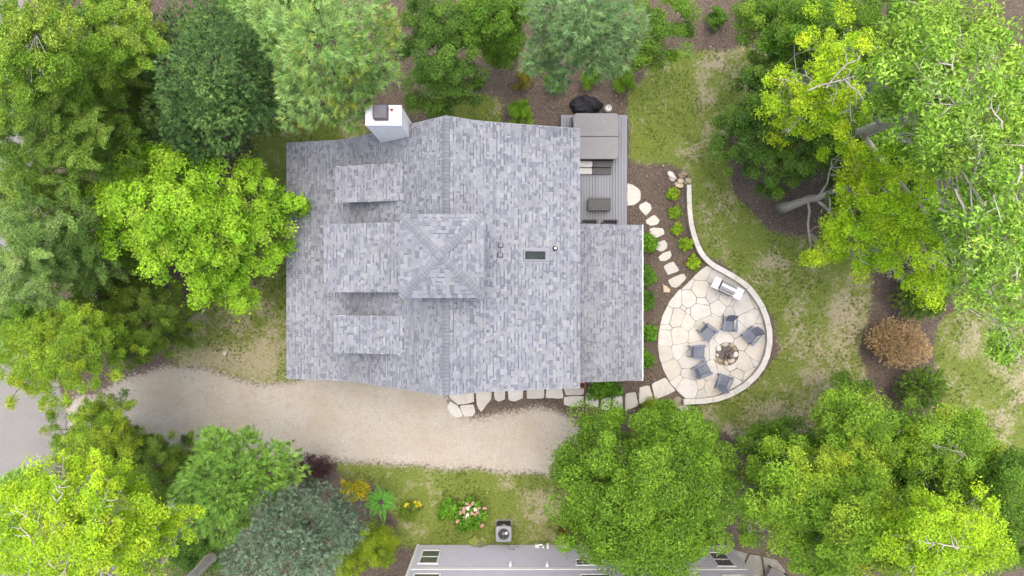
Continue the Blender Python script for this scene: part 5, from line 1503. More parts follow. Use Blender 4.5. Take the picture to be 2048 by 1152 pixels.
def arc(a, b_, rise, n, rng, wob=0.06):
    a = np.array(a); b_ = np.array(b_); L = np.linalg.norm(b_ - a)
    pts = []
    for i in range(n):
        t_ = i / (n - 1)
        q = a + (b_ - a) * t_
        q[2] += rise * L * math.sin(PI * t_)
        if 0 < i < n - 1: q = q + rng.normal(0, wob * L * 0.3, 3)
        pts.append(q)
    return pts
def tree(name, label, sp, lobes, seed, cat='tree', group=None, base_px=None, trunk_r=0.16, twigs=5, squash=0.6, trunk_top=None, low=-0.15, fine=True, fill=False, limb_r=0.06, bark_=None, upright=False, bare=0):
    rng = np.random.default_rng(seed)
    lob = np.array(lobes)
    if fill:
        l2 = lob.copy(); l2[:, 2] = np.maximum(1.2, l2[:, 2] - rng.uniform(0.7, 1.5, len(lob))); l2[:, 3] *= rng.uniform(0.85, 1.05, len(lob))
        cen = lob[:, :2].mean(0); l2[:, :2] = cen + (l2[:, :2] - cen) * 0.95
        lob = np.concatenate([lob, l2]); lobes = [tuple(q) for q in lob]
    zc = lob[:, 2].max()
    wts = lob[:, 3]
    axis = (lob[:, :2] * wts[:, None]).sum(0) / wts.sum()
    zm = float((lob[:, 2] * wts).sum() / wts.sum())
    base = np.array(P(*base_px)[:2]) if base_px else axis * (CAM_H / (CAM_H - zm * 0.8))
    root = thing(name, label, cat, (base[0], base[1], 0), 0, group)
    V, F, C, cl = crown_mesh(sp, lobes, rng, axis, squash, low, fine)
    V = V - np.array([base[0], base[1], 0])
    mat = M['needle'] if SP[sp].get('kind') == 'needle' else M['leaf']
    np_mesh('crown', V, F, mat, root, C)
    bm_ = M[bark_ or SP[sp]['bark']]
    top = np.array([axis[0], axis[1], (trunk_top or zc * 0.80)])
    if upright: top[:2] = base + np.array([0.35, 0.1])
    b3 = np.array([base[0], base[1], -0.05])
    org = np.array([base[0], base[1], 0])
    n = 9
    tp = arc(b3, top, 0.0, n, rng, 0.035)
    for i in range(n):      # grow straight first, then towards the crown
        t_ = i / (n - 1)
        q = b3 + (top - b3) * t_; q[:2] = b3[:2] + (top[:2] - b3[:2]) * t_ ** 1.25
        tp[i] = q + (rng.normal(0, 0.05, 3) if 0 < i < n - 1 else 0)
    mb = MB()
    rads = [trunk_r * (1.35 if i == 0 else 1.0) * (1 - 0.78 * (i / (n - 1))) for i in range(n)]
    mb.tube([tuple(q - org) for q in tp], rads, 9)
    mb.build('trunk', bm_, root, True)
    br = MB()
    zs = np.array([q[2] for q in tp])
    order = [int(np.argmax(lob[:, 2]))]
    while len(order) < min(len(lob), max(5, len(lob) // 5)):
        dd = np.min([np.linalg.norm(lob[:, :3] - lob[k, :3], axis=1) for k in order], 0)
        order.append(int(np.argmax(dd)))
    order += [k for k in range(len(lob)) if k not in order]
    nmain = min(len(lob), max(5, len(lob) // 5))
    limbs = []
    for ii, i in enumerate(order):
        x, y, z, r_ = lobes[i]
        e_ = np.array([x, y, z - r_ * squash * 0.35])
        if ii < nmain:
            h = min(zs[-1] * 0.98, max(zs[-1] * 0.35, z * rng.uniform(0.5, 0.8)))
            j = int(np.clip(np.searchsorted(zs, h), 1, n - 1)); t_ = (h - zs[j - 1]) / (zs[j] - zs[j - 1])
            a = tp[j - 1] + (tp[j] - tp[j - 1]) * t_
            L = np.linalg.norm(e_ - a); r0 = min(rads[j] * 0.75, limb_r * (0.55 + L / 9))
        else:
            best = None
            for lp, lr0 in limbs:
                for kk in range(2, 6):
                    dq = np.linalg.norm(lp[kk] - e_)
                    if best is None or dq < best[0]: best = (dq, lp[kk], lr0 * (1 - 0.72 * kk / 5))
            a = best[1]; r0 = best[2] * 0.8; L = best[0]
        pts = arc(a, e_, 0.06, 6, rng)
        if ii < nmain: limbs.append((pts, r0))
        br.tube([tuple(q - org) for q in pts], [max(0.008, r0 * (1 - 0.72 * k / 5)) for k in range(6)], 6, None, False)
        if twigs:
            d = np.linalg.norm(cl - np.array([x, y, z]), axis=1)
            near = np.argsort(d)[:max(twigs * 3, 6)]
            for q in rng.choice(near, min(twigs, len(near)), replace=False):
                k = rng.integers(3, 6)
                pp_ = arc(pts[k], cl[q] + np.array([0, 0, 0.05]), 0.12, 4, rng, 0.12)
                br.tube([tuple(w - org) for w in pp_], [r0 * 0.30, r0 * 0.24, r0 * 0.17, r0 * 0.08], 4, None, False)
    if bare:        # pale limbs that show above the leaves
        ctr = np.array([axis[0], axis[1], zc])
        nl0 = len(lobes) // 2 if fill else len(lobes)
        for i in rng.choice(nl0, min(bare, nl0), replace=False):
            x, y, z, r_ = lobes[i]
            d = np.array([x, y]) - axis; d = d / max(np.linalg.norm(d), 0.3)
            a0 = rng.normal(0, 0.5); d = np.array([d[0] * math.cos(a0) - d[1] * math.sin(a0), d[0] * math.sin(a0) + d[1] * math.cos(a0)])
            zt = z + r_ * squash * 0.95
            p0 = np.array([x - d[0] * r_ * 2.2, y - d[1] * r_ * 2.2, zt - r_ * 0.7]); p1 = np.array([x + d[0] * r_ * 0.9, y + d[1] * r_ * 0.9, zt + 0.05])
            pts = arc(p0, p1, 0.07, 8, rng, 0.10)
            r0 = rng.uniform(0.022, 0.04)
            br.tube([tuple(q - org) for q in pts], [r0 * (1 - 0.8 * k / 7) for k in range(8)], 5, None, False)
            for k in range(2, 7):
                s_ = rng.choice([-1, 1]); L = r_ * rng.uniform(0.3, 0.75)
                e_ = pts[k] + np.array([d[0] * 0.6 - d[1] * s_, d[1] * 0.6 + d[0] * s_, rng.uniform(-0.1, 0.2)]) * L
                br.tube([tuple(q - org) for q in arc(pts[k], e_, 0.05, 4, rng, 0.2)], [r0 * 0.5, r0 * 0.4, r0 * 0.28, r0 * 0.12], 4, None, False)
    br.build('branches', bm_, root, True)
    return root
def shrub(name, label, sp, px, py, r_, h, seed, ry=None, group=None, cat='shrub', n=7):
    """r_, ry in photo pixels, h in metres"""
    rng = np.random.default_rng(seed)
    ry = ry or r_
    c = P(px, py, h * 0.6); k = (CAM_H - h * 0.6) / FPX
    R1, R2 = r_ * k, ry * k
    rm = min(R1, R2)
    lobes = [(c.x, c.y, h - rm * 0.3, rm * 0.72)]
    for i in range(n):
        a = 2 * PI * i / n + rng.uniform(-0.3, 0.3); d = rng.uniform(0.35, 0.62)
        lobes.append((c.x + R1 * d * math.cos(a), c.y + R2 * d * math.sin(a), h * rng.uniform(0.40, 0.75), rm * rng.uniform(0.4, 0.55)))
    root = thing(name, label, cat, (c.x, c.y, 0), 0, group)
    V, F, C, cl = crown_mesh(sp, lobes, rng, (c.x, c.y), 0.75, -0.2)
    V = V - np.array([c.x, c.y, 0]); V[:, 2] = np.maximum(V[:, 2], 0.01)
    np_mesh('foliage', V, F, M['needle'] if SP[sp].get('kind') == 'needle' else M['leaf'], root, C)
    st = MB()
    for x, y, z, r__ in lobes:
        st.tube([(0, 0, 0), ((x - c.x) * 0.5, (y - c.y) * 0.5, z * 0.55), (x - c.x, y - c.y, z)], [0.03, 0.02, 0.008], 5, None, False)
    st.build('stems', M['bark_dark'], root)
    return root, lobes, c

# --- the bright maple left of the house: lobes follow its pointed outline
tree('maple_tree', 'bright green maple whose pointed crown touches the left roof edge', 'maple', lobes_px([
    (296, 330, 36, 6.6), (290, 370, 52, 7.6), (372, 318, 36, 6.6), (362, 355, 50, 7.6), (232, 372, 44, 6.6), (176, 384, 30, 6.0), (205, 400, 40, 6.4), (305, 415, 66, 8.8), (385, 415, 62, 8.8), (450, 378, 44, 7.0), (490, 345, 28, 6.2),
    (472, 420, 50, 7.4), (530, 408, 36, 6.4), (566, 408, 24, 5.8), (243, 455, 50, 7.2), (208, 494, 28, 6.0), (325, 480, 58, 8.2), (420, 480, 58, 7.8), (505, 470, 42, 6.4), (545, 440, 26, 5.8), (510, 520, 34, 5.6), (380, 535, 44, 6.8),
    (445, 540, 44, 6.2), (300, 520, 34, 6.4), (425, 580, 30, 5.8), (475, 590, 26, 5.4), (486, 606, 16, 5.2), (340, 440, 50, 9.2), (152, 388, 24, 6.0), (138, 391, 14, 5.8), (188, 484, 20, 5.8), (296, 302, 17, 6.0), (384, 300, 17, 6.0), (330, 312, 16, 6.2), (502, 332, 14, 5.8), (588, 404, 15, 5.6), (404, 596, 16, 5.4), (552, 500, 18, 5.4), (220, 345, 18, 6.0)]), 1, trunk_r=0.15, fill=True)

# --- top edge, left to right
tree('birch_tree', 'yellow green fine leaved tree in the top left corner', 'birch', dome(60, 95, 130, 150, 13.5, 8.5, 22, 44, 2), 2, trunk_r=0.2)
tree('birch_tree', 'pale green fine leaved tree between the corner tree and the dark fir', 'birch', dome(235, 70, 95, 120, 10.0, 6.5, 17, 40, 3), 3)
tree('ash_tree', 'mid green drooping tree below the top left corner tree', 'wispy', dome(110, 270, 150, 115, 11.5, 7.0, 24, 44, 4), 4)
tree('ash_tree', 'dark green drooping tree above the bright maple, left of the fir', 'wispy', dome(225, 235, 95, 100, 8.0, 5.0, 16, 38, 5), 5)
tree('fir_tree', 'dark blue green fir with lighter tips above the bright maple', 'fir', dome(425, 165, 140, 175, 10.5, 4.2, 34, 38, 6), 6, trunk_r=0.2)
tree('bush_tree', 'small dark leafy tree in the shade right of the fir', 'dark', dome(500, 60, 60, 70, 5.5, 3.0, 9, 32, 66), 66)
tree('pine_tree', 'pale green white pine with yellowish tips above the chimney', 'pine', lobes_px([
    (650, 60, 62, 13.0), (590, 40, 44, 11.8), (530, 20, 36, 11.0), (490, 10, 26, 10.5), (700, 30, 46, 12.0), (755, 30, 34, 10.8), (770, 75, 30, 10.0), (560, 75, 36, 11.0), (610, 105, 44, 11.8), (690, 100, 46, 12.0), (740, 115, 36, 10.6),
    (772, 140, 22, 9.6), (585, 140, 32, 10.4), (640, 150, 42, 11.0), (700, 155, 42, 10.6), (742, 155, 26, 9.8), (588, 185, 26, 9.4), (640, 195, 34, 9.8), (690, 195, 32, 9.8), (722, 192, 24, 9.2), (580, 235, 19, 8.6), (612, 225, 24, 8.8),
    (655, 220, 20, 8.8), (680, 232, 18, 8.5), (700, 236, 20, 8.5), (604, 170, 26, 10.0), (575, 160, 18, 9.4)]), 7, trunk_r=0.2)
tree('leafy_tree', 'dark green leafy tree between the white pine and the brown bed', 'dark', lobes_px([
    (880, 40, 52, 7.6), (830, 60, 40, 7.0), (920, 70, 44, 7.0), (865, 100, 48, 7.4), (905, 130, 40, 6.6), (850, 150, 36, 6.2), (880, 180, 40, 6.0), (820, 195, 26, 5.2), (850, 220, 26, 5.0), (920, 185, 28, 5.2), (945, 155, 26, 5.0), (890, 215, 24, 4.8), (800, 90, 26, 6.0), (845, 15, 36, 7.0)]), 8, fill=True)
tree('leafy_tree', 'yellow green leafy tree at the top edge left of the blue pine', 'green', dome(985, 35, 90, 62, 8.0, 5.2, 14, 32, 9), 9)
tree('leafy_bush', 'small bright bush in the gap below the yellow green top tree', 'green', dome(1005, 90, 42, 38, 3.2, 1.8, 7, 22, 10), 10, trunk_r=0.06)
tree('pine_tree', 'blue green white pine at the top edge above the hot tub', 'bluepine', lobes_px([
    (1170, 20, 56, 11.5), (1110, 15, 44, 10.6), (1070, 10, 28, 9.8), (1230, 25, 46, 10.8), (1268, 50, 28, 9.4), (1150, 65, 46, 11.0), (1205, 65, 44, 10.8), (1100, 70, 36, 9.4), (1250, 85, 30, 9.0), (1080, 110, 30, 8.4), (1130, 110, 36, 9.2), (1190, 100, 38, 9.8), (1235, 110, 28, 8.8),
    (1068, 128, 20, 7.6), (1110, 140, 28, 8.0), (1120, 162, 18, 7.2), (1200, 125, 26, 8.6), (1222, 132, 16, 7.6), (1160, 40, 40, 12.4)]), 11, trunk_r=0.18)
tree('leafy_tree', 'fresh green leafy tree right of the blue pine over the mulch', 'green', lobes_px([(1330, 20, 44, 5.0), (1290, 40, 34, 4.8), (1365, 30, 28, 4.4), (1310, 75, 38, 4.8), (1350, 70, 30, 4.2), (1370, 62, 14, 3.6), (1285, 100, 30, 4.2), (1330, 110, 28, 3.6), (1300, 128, 18, 3.2), (1268, 115, 22, 3.4)]), 12, trunk_r=0.08)
# --- left side
tree('willow_tree', 'silvery pale green tree over the lane at the left edge', 'willow', dome(60, 500, 110, 150, 10.5, 6.5, 19, 42, 13), 13, trunk_r=0.2, twigs=6)
tree('willow_tree', 'silvery green tree tucked against the lower left of the bright maple', 'willow', dome(150, 480, 95, 115, 8.0, 5.0, 15, 38, 14), 14, twigs=6)
tree('leafy_tree', 'dark fine leaved tree at the left edge above the lane', 'wispy', dome(70, 390, 95, 70, 8.0, 5.0, 11, 38, 15), 15)
tree('cedar_tree', 'olive green feathery cedar below the bright maple', 'cedar', dome(285, 640, 105, 95, 6.2, 2.4, 22, 32, 16), 16)
tree('larch_tree', 'yellow green feathery tree hanging over the drive entrance', 'larch', dome(125, 700, 150, 92, 10.5, 6.0, 26, 40, 17), 17, trunk_r=0.18)
tree('pine_tree', 'small dark green pine at the left edge over the lane', 'limepine', dome(25, 640, 62, 52, 8.5, 6.0, 9, 28, 18), 18)
tree('leafy_tree', 'dark shaded tree low under the fine leaved trees of the top left', 'dark', dome(185, 175, 140, 180, 5.5, 3.5, 20, 46, 91), 91, fine=False)
tree('leafy_tree', 'dark shaded tree low under the silvery trees at the left edge', 'wispy', dome(200, 560, 90, 140, 5.5, 3.5, 12, 42, 92), 92, fine=False)
tree('leafy_bush', 'dark low bushes beneath the feathery trees of the lower left', 'cedar', dome(235, 905, 115, 45, 3.0, 1.6, 12, 30, 93), 93)
# --- lower left
tree('larch_tree', 'green feathery tree with a yellow branch by the lane bend', 'larch', dome(190, 862, 100, 76, 7.0, 4.0, 18, 34, 19), 19)
tree('cedar_tree', 'olive feathery tree along the lower edge of the drive', 'cedar', dome(320, 930, 105, 72, 6.0, 3.0, 16, 34, 20), 20)
tree('pine_tree', 'fresh lime green pine at the lower edge of the drive', 'limepine', lobes_px([
    (480, 900, 34, 7.2), (430, 900, 38, 7.6), (418, 880, 22, 6.8), (490, 880, 18, 6.6), (540, 915, 30, 6.6), (572, 910, 20, 6.0), (580, 945, 26, 6.0), (530, 950, 36, 7.2), (470, 945, 42, 8.0), (410, 950, 42, 8.2), (380, 990, 36, 8.0), (440, 1000, 46, 8.4), (500, 990, 34, 7.4), (550, 980, 26, 6.4), (400, 1040, 32, 7.6), (450, 1050, 36, 7.8), (480, 1035, 20, 7.0), (385, 960, 26, 7.4)]), 21)
tree('locust_tree', 'tall lime yellow tree with pale bare limbs in the bottom left corner', 'locust', dome(175, 1060, 215, 150, 15.5, 11.5, 44, 42, 22), 22, base_px=(457, 1087), trunk_r=0.30, twigs=9, bark_='bark_pale', limb_r=0.085, upright=True, trunk_top=9.5, bare=12)
tree('pine_tree', 'dark green small pine at the left edge above the lime yellow tree', 'limepine', dome(40, 995, 66, 40, 6.5, 4.5, 9, 26, 23), 23)
tree('spruce_tree', 'silvery blue spruce with rounded boughs at the bottom edge', 'spruce', lobes_px([
    (560, 1060, 54, 9.8), (620, 1050, 48, 9.2), (520, 1090, 46, 9.6), (590, 1110, 56, 10.4), (650, 1090, 44, 8.8), (500, 1140, 46, 9.4), (560, 1150, 48, 9.6), (630, 1140, 46, 9.0), (540, 1020, 36, 7.6), (590, 1005, 34, 7.2), (675, 1050, 34, 7.2), (690, 1080, 28, 6.6), (470, 1120, 30, 8.0)]), 24, trunk_r=0.2, squash=0.75)
tree('spruce_tree', 'smaller grey green spruce behind the silvery one beside the golden bush', 'spruce', lobes_px([(650, 1000, 36, 5.2), (690, 1010, 30, 4.6), (670, 1035, 34, 5.0), (710, 1035, 24, 4.0), (620, 985, 28, 4.6), (640, 970, 20, 4.0), (715, 1060, 20, 3.6)]), 25, trunk_r=0.1, squash=0.75)
# --- right of the house
tree('leafy_tree', 'dark green low crowned tree on the lawn side of the big right trees', 'dark', lobes_px([
    (1545, 130, 46, 6.2), (1510, 160, 36, 5.6), (1590, 110, 44, 6.2), (1560, 190, 48, 6.6), (1510, 215, 40, 5.6), (1470, 245, 32, 4.8), (1450, 290, 24, 4.2), (1510, 270, 44, 5.6), (1570, 250, 48, 6.4), (1620, 200, 48, 6.4), (1625, 270, 48, 6.0), (1555, 310, 42, 5.4), (1500, 325, 30, 4.6), (1600, 325, 38, 5.4), (1645, 320, 36, 5.4), (1545, 365, 22, 3.6), (1585, 365, 20, 3.8), (1680, 260, 50, 5.8), (1700, 345, 30, 5.2)]), 26, fill=True)
tree('leafy_tree', 'olive green tree at the top edge left of the shed', 'green', dome(1590, 45, 110, 70, 7.5, 4.8, 16, 36, 27), 27)
tree('leafy_tree', 'mid green tree over the shed at the upper right', 'green', dome(1800, 60, 130, 90, 8.0, 5.5, 14, 38, 28), 28)
tree('leafy_tree', 'shaded green tree beneath the cottonwood at the right', 'green', dome(1840, 330, 190, 190, 6.5, 4.0, 30, 42, 29), 29, fine=False)
tree('yellow_tree', 'yellow green tree with sparse limbs in front of the big grey trunk', 'yellow', lobes_px([
    (1650, 130, 34, 9.0), (1620, 165, 30, 8.6), (1570, 165, 28, 8.2), (1555, 200, 26, 8.0), (1600, 215, 34, 8.6), (1660, 190, 36, 9.0), (1715, 110, 40, 9.6), (1700, 160, 38, 9.4), (1690, 225, 34, 9.0), (1640, 250, 30, 8.4), (1610, 60, 30, 8.4), (1690, 60, 36, 9.0), (1580, 260, 20, 7.8), (1730, 210, 34, 9.6)]), 30, base_px=(1535, 290), trunk_r=0.10, twigs=8, bark_='bark_pale', fill=True, bare=8)
tree('yellow_tree', 'leaning grey trunked tree with a wide bright yellow green crown', 'yellow', lobes_px([
    (1700, 295, 32, 8.0), (1730, 330, 40, 8.6), (1712, 345, 30, 8.2), (1742, 385, 38, 9.0), (1690, 430, 28, 8.0), (1665, 470, 26, 7.6), (1700, 460, 36, 8.4), (1760, 440, 46, 9.6), (1790, 380, 48, 10.0), (1830, 430, 46, 9.8), (1760, 500, 40, 8.8), (1710, 510, 28, 7.6), (1660, 500, 22, 7.2), (1800, 500, 42, 9.0), (1850, 500, 40, 9.0), (1870, 380, 44, 10.0), (1770, 535, 24, 7.6), (1860, 560, 34, 8.0), (1880, 600, 24, 7.4), (1640, 515, 16, 6.8), (1840, 340, 44, 9.6), (1920, 450, 46, 9.6), (1910, 540, 40, 8.8), (1780, 320, 40, 9.4), (1735, 400, 30, 8.8)]), 31, base_px=(1561, 417), trunk_r=0.24, twigs=7, bark_='bark_pale', limb_r=0.07, upright=True, trunk_top=8.0, fill=True, bare=6)
tree('cottonwood_tree', 'huge pale green cottonwood with white limbs filling the right edge', 'cotton', dome(1905, 180, 185, 190, 17.0, 13.5, 40, 42, 32) + dome(1990, 430, 120, 190, 16.5, 13.0, 26, 42, 33) + lobes_px([
    (1990, 640, 34, 13.2), (2030, 660, 36, 13.4), (1975, 690, 20, 12.6), (2020, 705, 24, 12.8), (1940, 600, 26, 12.8), (1970, 560, 34, 13.4), (2040, 590, 40, 13.8), (1800, 40, 40, 14.0), (1870, 20, 40, 14.2), (1780, 130, 34, 13.6), (1870, 330, 40, 12.8), (1900, 380, 40, 13.2), (1850, 290, 34, 12.8), (1930, 330, 40, 13.6), (1890, 430, 34, 12.8), (1920, 480, 34, 13.0)]), 34, base_px=(1585, 327), trunk_r=0.42, twigs=6, bark_='bark_pale', limb_r=0.07, trunk_top=12.5, upright=True, bare=16)
# --- lower right
tree('linden_tree', 'dense round mid green tree covering part of the neighbour wall', 'dense', dome(1297, 985, 180, 168, 10.5, 4.8, 48, 40, 35) + lobes_px([(1255, 1110, 40, 7.4), (1310, 1125, 44, 7.6), (1365, 1100, 36, 6.8), (1205, 1075, 32, 6.4), (1300, 1160, 36, 7.0), (1355, 1150, 30, 6.6), (1180, 1040, 28, 5.6), (1400, 1050, 34, 6.0), (1300, 1090, 44, 7.0), (1250, 1070, 40, 7.0),
    (1345, 830, 28, 3.6), (1310, 840, 28, 4.0), (1180, 840, 26, 4.2), (1150, 890, 26, 4.6), (1230, 850, 30, 4.6), (1395, 880, 28, 4.6), (1440, 915, 24, 4.6), (1150, 935, 24, 4.6), (1135, 920, 14, 4.6)]), 36, trunk_r=0.2, squash=0.75)
tree('leafy_tree', 'dark green young tree at the left end of the lower right group', 'green', dome(1560, 905, 82, 62, 5.5, 3.2, 13, 30, 37), 37, trunk_r=0.08)
tree('ash_tree', 'bright green tree nearest the patio lawn in the lower right group', 'ash', dome(1730, 860, 105, 95, 9.0, 6.0, 18, 36, 38), 38, twigs=6)
tree('ash_tree', 'mid green tree beside the bare patch at the right of the lower group', 'ash', dome(1900, 910, 105, 95, 8.5, 5.6, 18, 36, 39), 39, twigs=6)
tree('ash_tree', 'large mid green tree right of the dense round tree', 'ash', dome(1612, 985, 138, 108, 10.0, 5.5, 26, 40, 40) + lobes_px([(1500, 1040, 36, 6.6), (1498, 1068, 24, 6.0), (1560, 1050, 38, 7.4), (1595, 1095, 38, 7.2), (1615, 1135, 36, 7.2), (1655, 1150, 36, 7.8), (1640, 1100, 36, 7.8), (1580, 1080, 34, 6.4), (1620, 1120, 40, 6.2), (1690, 1100, 40, 7.0)]), 40, twigs=6)
tree('ash_tree', 'yellow green tree with pale twigs at the bottom edge, lower right', 'locust', dome(1880, 1075, 135, 95, 14.0, 11.0, 22, 40, 41), 41, twigs=8, bare=5)
tree('ash_tree', 'light green tree at the bottom edge left of the yellow green one', 'ash', dome(1730, 1060, 115, 120, 12.0, 8.5, 24, 38, 42), 42, twigs=6)
tree('ash_tree', 'green tree in the bottom right corner', 'green', dome(2010, 1010, 90, 130, 9.5, 6.5, 17, 38, 43), 43)
tree('leafy_bush', 'small leafy sapling sticking out towards the dry lawn', 'green', lobes_px([(1680, 755, 10, 2.4), (1690, 770, 12, 2.4), (1700, 785, 16, 2.6), (1740, 785, 16, 2.4)]), 44, trunk_r=0.03)

tree('leafy_tree', 'shaded young tree low under the bright lower right crowns', 'green', dome(1790, 985, 250, 140, 5.0, 3.2, 26, 46, 94), 94, fine=False)
tree('leafy_tree', 'shaded green tree low at the right edge under the cottonwood', 'green', dome(1990, 480, 110, 120, 6.5, 4.5, 12, 42, 95), 95)
tree('leafy_bush', 'green bush filling the corner between lime tree and spruce', 'cedar', dome(420, 985, 120, 75, 4.0, 2.2, 12, 32, 96), 96)
tree('leafy_tree', 'dark leafy tree at the very top between fir and white pine', 'dark', dome(560, 25, 120, 70, 6.5, 4.0, 12, 38, 97), 97)
tree('leafy_bush', 'dark bush added as shade below the bare grey trunk at the bottom edge', 'dark', dome(385, 1105, 62, 48, 2.0, 0.9, 10, 26, 98), 98, trunk_r=0.04, limb_r=0.03)  # added dark foliage, stands in for the deep shade under the crowns
# --- shrubs
shrub('shrub', 'amber tinted fine shrub leftmost in the row behind the hot tub', 'amber', 1047, 160, 21, 0.9, 50, 24, 'shrubs in the bed behind the hot tub')
shrub('shrub', 'green shrub half under the blue pine, second in the row', 'arbor', 1112, 162, 22, 1.0, 51, 25, 'shrubs in the bed behind the hot tub')
shrub('shrub', 'green shrub straight above the black cover', 'arbor', 1183, 155, 22, 1.0, 52, 27, 'shrubs in the bed behind the hot tub')
shrub('shrub', 'green shrub at the lawn end of the row', 'arbor', 1246, 157, 24, 1.0, 53, 28, 'shrubs in the bed behind the hot tub')
shrub('shrub', 'bright green rounded shrub beside the upper roof edge', 'arbor', 1040, 226, 27, 1.3, 54, 27)
shrub('shrub', 'dark clipped shrub standing alone in the top right mulch', 'boxwood', 1434, 38, 21, 0.9, 55, 26)
shrub('shrub', 'dark shrub at the foot of the olive top tree', 'boxwood', 1502, 26, 22, 1.0, 56, 26)
shrub('juniper_shrub', 'upright olive green juniper under the yellow green tree', 'juniper', 1842, 590, 52, 1.8, 57, 48, None, 'shrub', 11)
shrub('dead_shrub', 'dead rusty brown rounded shrub in the right hand mulch bed', 'deadbush', 1797, 685, 66, 1.7, 58, 52, None, 'shrub', 12)
shrub('juniper_shrub', 'dark green spreading juniper below the dead brown shrub', 'juniper', 1840, 775, 62, 1.5, 59, 42, None, 'shrub', 11)
for i, (px_, py_, r_, lab) in enumerate([(1346, 389, 11, 'little lime perennial at the upper end of the walled bed'), (1350, 426, 11, 'little lime perennial second from the top of the walled bed'), (1355, 460, 12, 'little lime perennial in the middle of the walled bed'),
                                         (1372, 491, 14, 'lime perennial touching the bend of the low wall'), (1384, 528, 16, 'lime perennial nearest the patio tip')]):
    shrub('perennial', lab, 'hosta', px_, py_, r_, 0.3, 60 + i, None, 'lime perennials along the low wall', 'plant', 5)
for i, (px_, py_, r_, ry_, lab) in enumerate([(1297, 485, 13, 24, 'green bush beside the porch roof, uppermost of the row'), (1296, 550, 15, 28, 'tall oval bush beside the porch roof near the last stepping stones'), (1294, 602, 15, 20, 'dark bush beside the porch roof below the oval one'),
                                              (1297, 667, 14, 18, 'bright bush beside the porch roof level with the fire pit'), (1291, 718, 11, 15, 'small bush lowest beside the porch roof')]):
    shrub('bush', lab, 'broad' if i in (0, 3, 4) else 'boxwood', px_, py_, r_, 0.6, 70 + i, ry_, 'bushes along the porch roof edge', 'shrub', 6)
shrub('bush', 'broad leaved bush below the lower porch roof edge', 'broad', 1207, 778, 42, 0.9, 76, 26, None, 'shrub', 9)
shrub('shrub', 'spiky yellow tipped clump between the flat stones and the dense tree', 'limebush', 1300, 822, 36, 0.6, 77, 18, None, 'shrub', 8)
shrub('barberry_shrub', 'dark purple shrub between the lime pine and the lower lawn', 'barberry', 628, 940, 42, 1.2, 78, 34, None, 'shrub', 9)
shrub('golden_shrub', 'golden yellow leaved bush beside the fern like sumac', 'golden', 712, 978, 34, 1.4, 79, 24, None, 'shrub', 9)
shrub('shrub', 'feathery yellow green bush left of the neighbour wall', 'limebush', 755, 1085, 55, 2.2, 80, 48, None, 'shrub', 11)
shrub('shrub', 'yellow green bush at the bottom edge beside the silvery spruce', 'limebush', 700, 1120, 44, 2.4, 81, 36, None, 'shrub', 9)
shrub('flower_clump', 'dark green clump with a few yellow flowers on the lower lawn', 'weeds', 818, 1022, 26, 0.35, 82, 20, None, 'plant', 7)
shrub('weed_clump', 'green leafy clump touching the hydrangea', 'broad', 900, 1020, 20, 0.6, 83, 26, None, 'plant', 7)
shrub('shrub', 'pale variegated plant under the neighbour wall beside the air conditioner', 'palebush', 955, 1083, 22, 0.4, 84, 9, None, 'plant', 6)
shrub('shrub', 'red flecked bush at the foot of the dense round tree', 'redbush', 1142, 1055, 28, 0.9, 85, 40, None, 'shrub', 9)
_, hl, hc = shrub('hydrangea', 'hydrangea with pink and white flower heads on the lower lawn', 'broad', 943, 1032, 34, 0.9, 86, 32, None, 'flowering shrub', 10)
M['pink'] = simple('pink_petals', (0.44, 0.275, 0.21), 0.8, 0.2, 30)
M['whitepetal'] = simple('white_petals', (0.72, 0.70, 0.62), 0.8, 0.1, 30)
M['yellowpetal'] = simple('yellow_petals', (0.62, 0.48, 0.02), 0.8, 0.15, 30)
rf = np.random.default_rng(4)
for (zx, zy, w) in [(715, 217, 0), (775, 212, 0), (723, 258, 1), (797, 272, 1), (688, 285, 0), (765, 305, 0), (720, 318, 1), (838, 318, 0), (632, 377, 0), (750, 382, 0), (712, 405, 0), (857, 420, 0), (690, 262, 0), (830, 250, 0), (880, 262, 0), (788, 318, 0), (700, 345, 0), (745, 232, 0), (815, 300, 0), (655, 300, 0)]:
    p_ = P(780 + zx / 4.655, 960 + zy / 4.655, 0.85)
    q = MB()
    for k in range(9):
        u = unit(rf.normal(size=3)); u[2] = abs(u[2])
        q.blob((p_.x - hc.x + u[0] * 0.06, p_.y - hc.y + u[1] * 0.06, 0.93 + u[2] * 0.06 + rf.uniform(-0.08, 0.05)), (0.05, 0.05, 0.04), rf, 1, 0.3)
    q.build('flower_head', M['whitepetal'] if w else M['pink'], _)
fc = [o for o in SC.objects if o.name.startswith('flower_clump')][0]
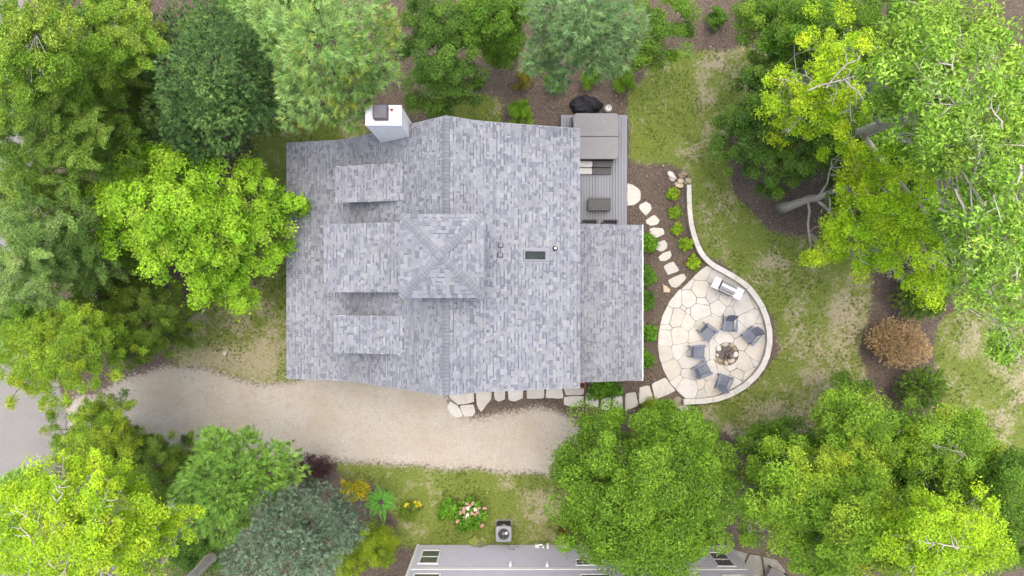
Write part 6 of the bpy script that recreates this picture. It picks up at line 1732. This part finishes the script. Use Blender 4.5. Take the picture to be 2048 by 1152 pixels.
for (zx, zy) in [(150, 228), (235, 205), (270, 210), (250, 240), (285, 232), (140, 240), (160, 222)]:
    p_ = P(780 + zx / 4.655, 960 + zy / 4.655, 0.4)
    q = MB()
    for k in range(6):
        a_ = k * PI / 3 + 0.3; cx_0, cy_0 = p_.x - fc.location.x, p_.y - fc.location.y
        q.add([(cx_0, cy_0, 0.40), (cx_0 + 0.06 * math.cos(a_ - 0.3), cy_0 + 0.06 * math.sin(a_ - 0.3), 0.43), (cx_0 + 0.10 * math.cos(a_), cy_0 + 0.10 * math.sin(a_), 0.42), (cx_0 + 0.06 * math.cos(a_ + 0.3), cy_0 + 0.06 * math.sin(a_ + 0.3), 0.43)], [(0, 1, 2, 3)])
    q.build('flower', M['yellowpetal'], fc)

# sumac: long fronds of paired leaflets
sc_ = P(762, 1003, 1.6)
sm = thing('sumac', 'fern like sumac with long bright green fronds beside the golden bush', 'plant', (sc_.x, sc_.y, 0))
q = MB(); q.tube([(0, 0, 0), (0.03, 0.02, 0.8), (0, 0, 1.5)], [0.03, 0.025, 0.02], 7); q.build('stem', M['bark_dark'], sm)
rs_ = np.random.default_rng(14)
for k in range(14):
    a_ = k * 2.4 + rs_.uniform(-0.2, 0.2); L = rs_.uniform(0.65, 0.95)
    d = np.array([math.cos(a_), math.sin(a_), 0]); s_ = np.array([-d[1], d[0], 0])
    V = []; C = []
    z0 = 1.5 + (0.12 if k > 8 else 0); Lk = L * (0.7 if k > 8 else 1)
    nlf = 11
    for j in range(nlf):
        t_ = 0.18 + 0.82 * j / (nlf - 1)
        b0 = d * Lk * t_ + np.array([0, 0, z0 + 0.35 * math.sin(t_ * 2.2) * Lk - 0.12 * t_])
        ll = 0.20 * math.sin(PI * (0.18 + 0.8 * t_)) + 0.05
        for sg_ in (-1, 1):
            dv = unit(s_ * sg_ + d * 0.45); pr = unit(d - dv * (d @ dv)) * 0.028
            tip = b0 + dv * ll + np.array([0, 0, -0.04])
            m_ = b0 + dv * ll * 0.45 + np.array([0, 0, 0.012])
            V += [b0, m_ + pr, tip, m_ - pr]
            C += [np.array((0.10, 0.30, 0.03)) * rs_.uniform(0.75, 1.3)] * 4
    np_mesh('frond', V, np.arange(len(V)).reshape(-1, 4), M['leaf'], sm, np.array(C))
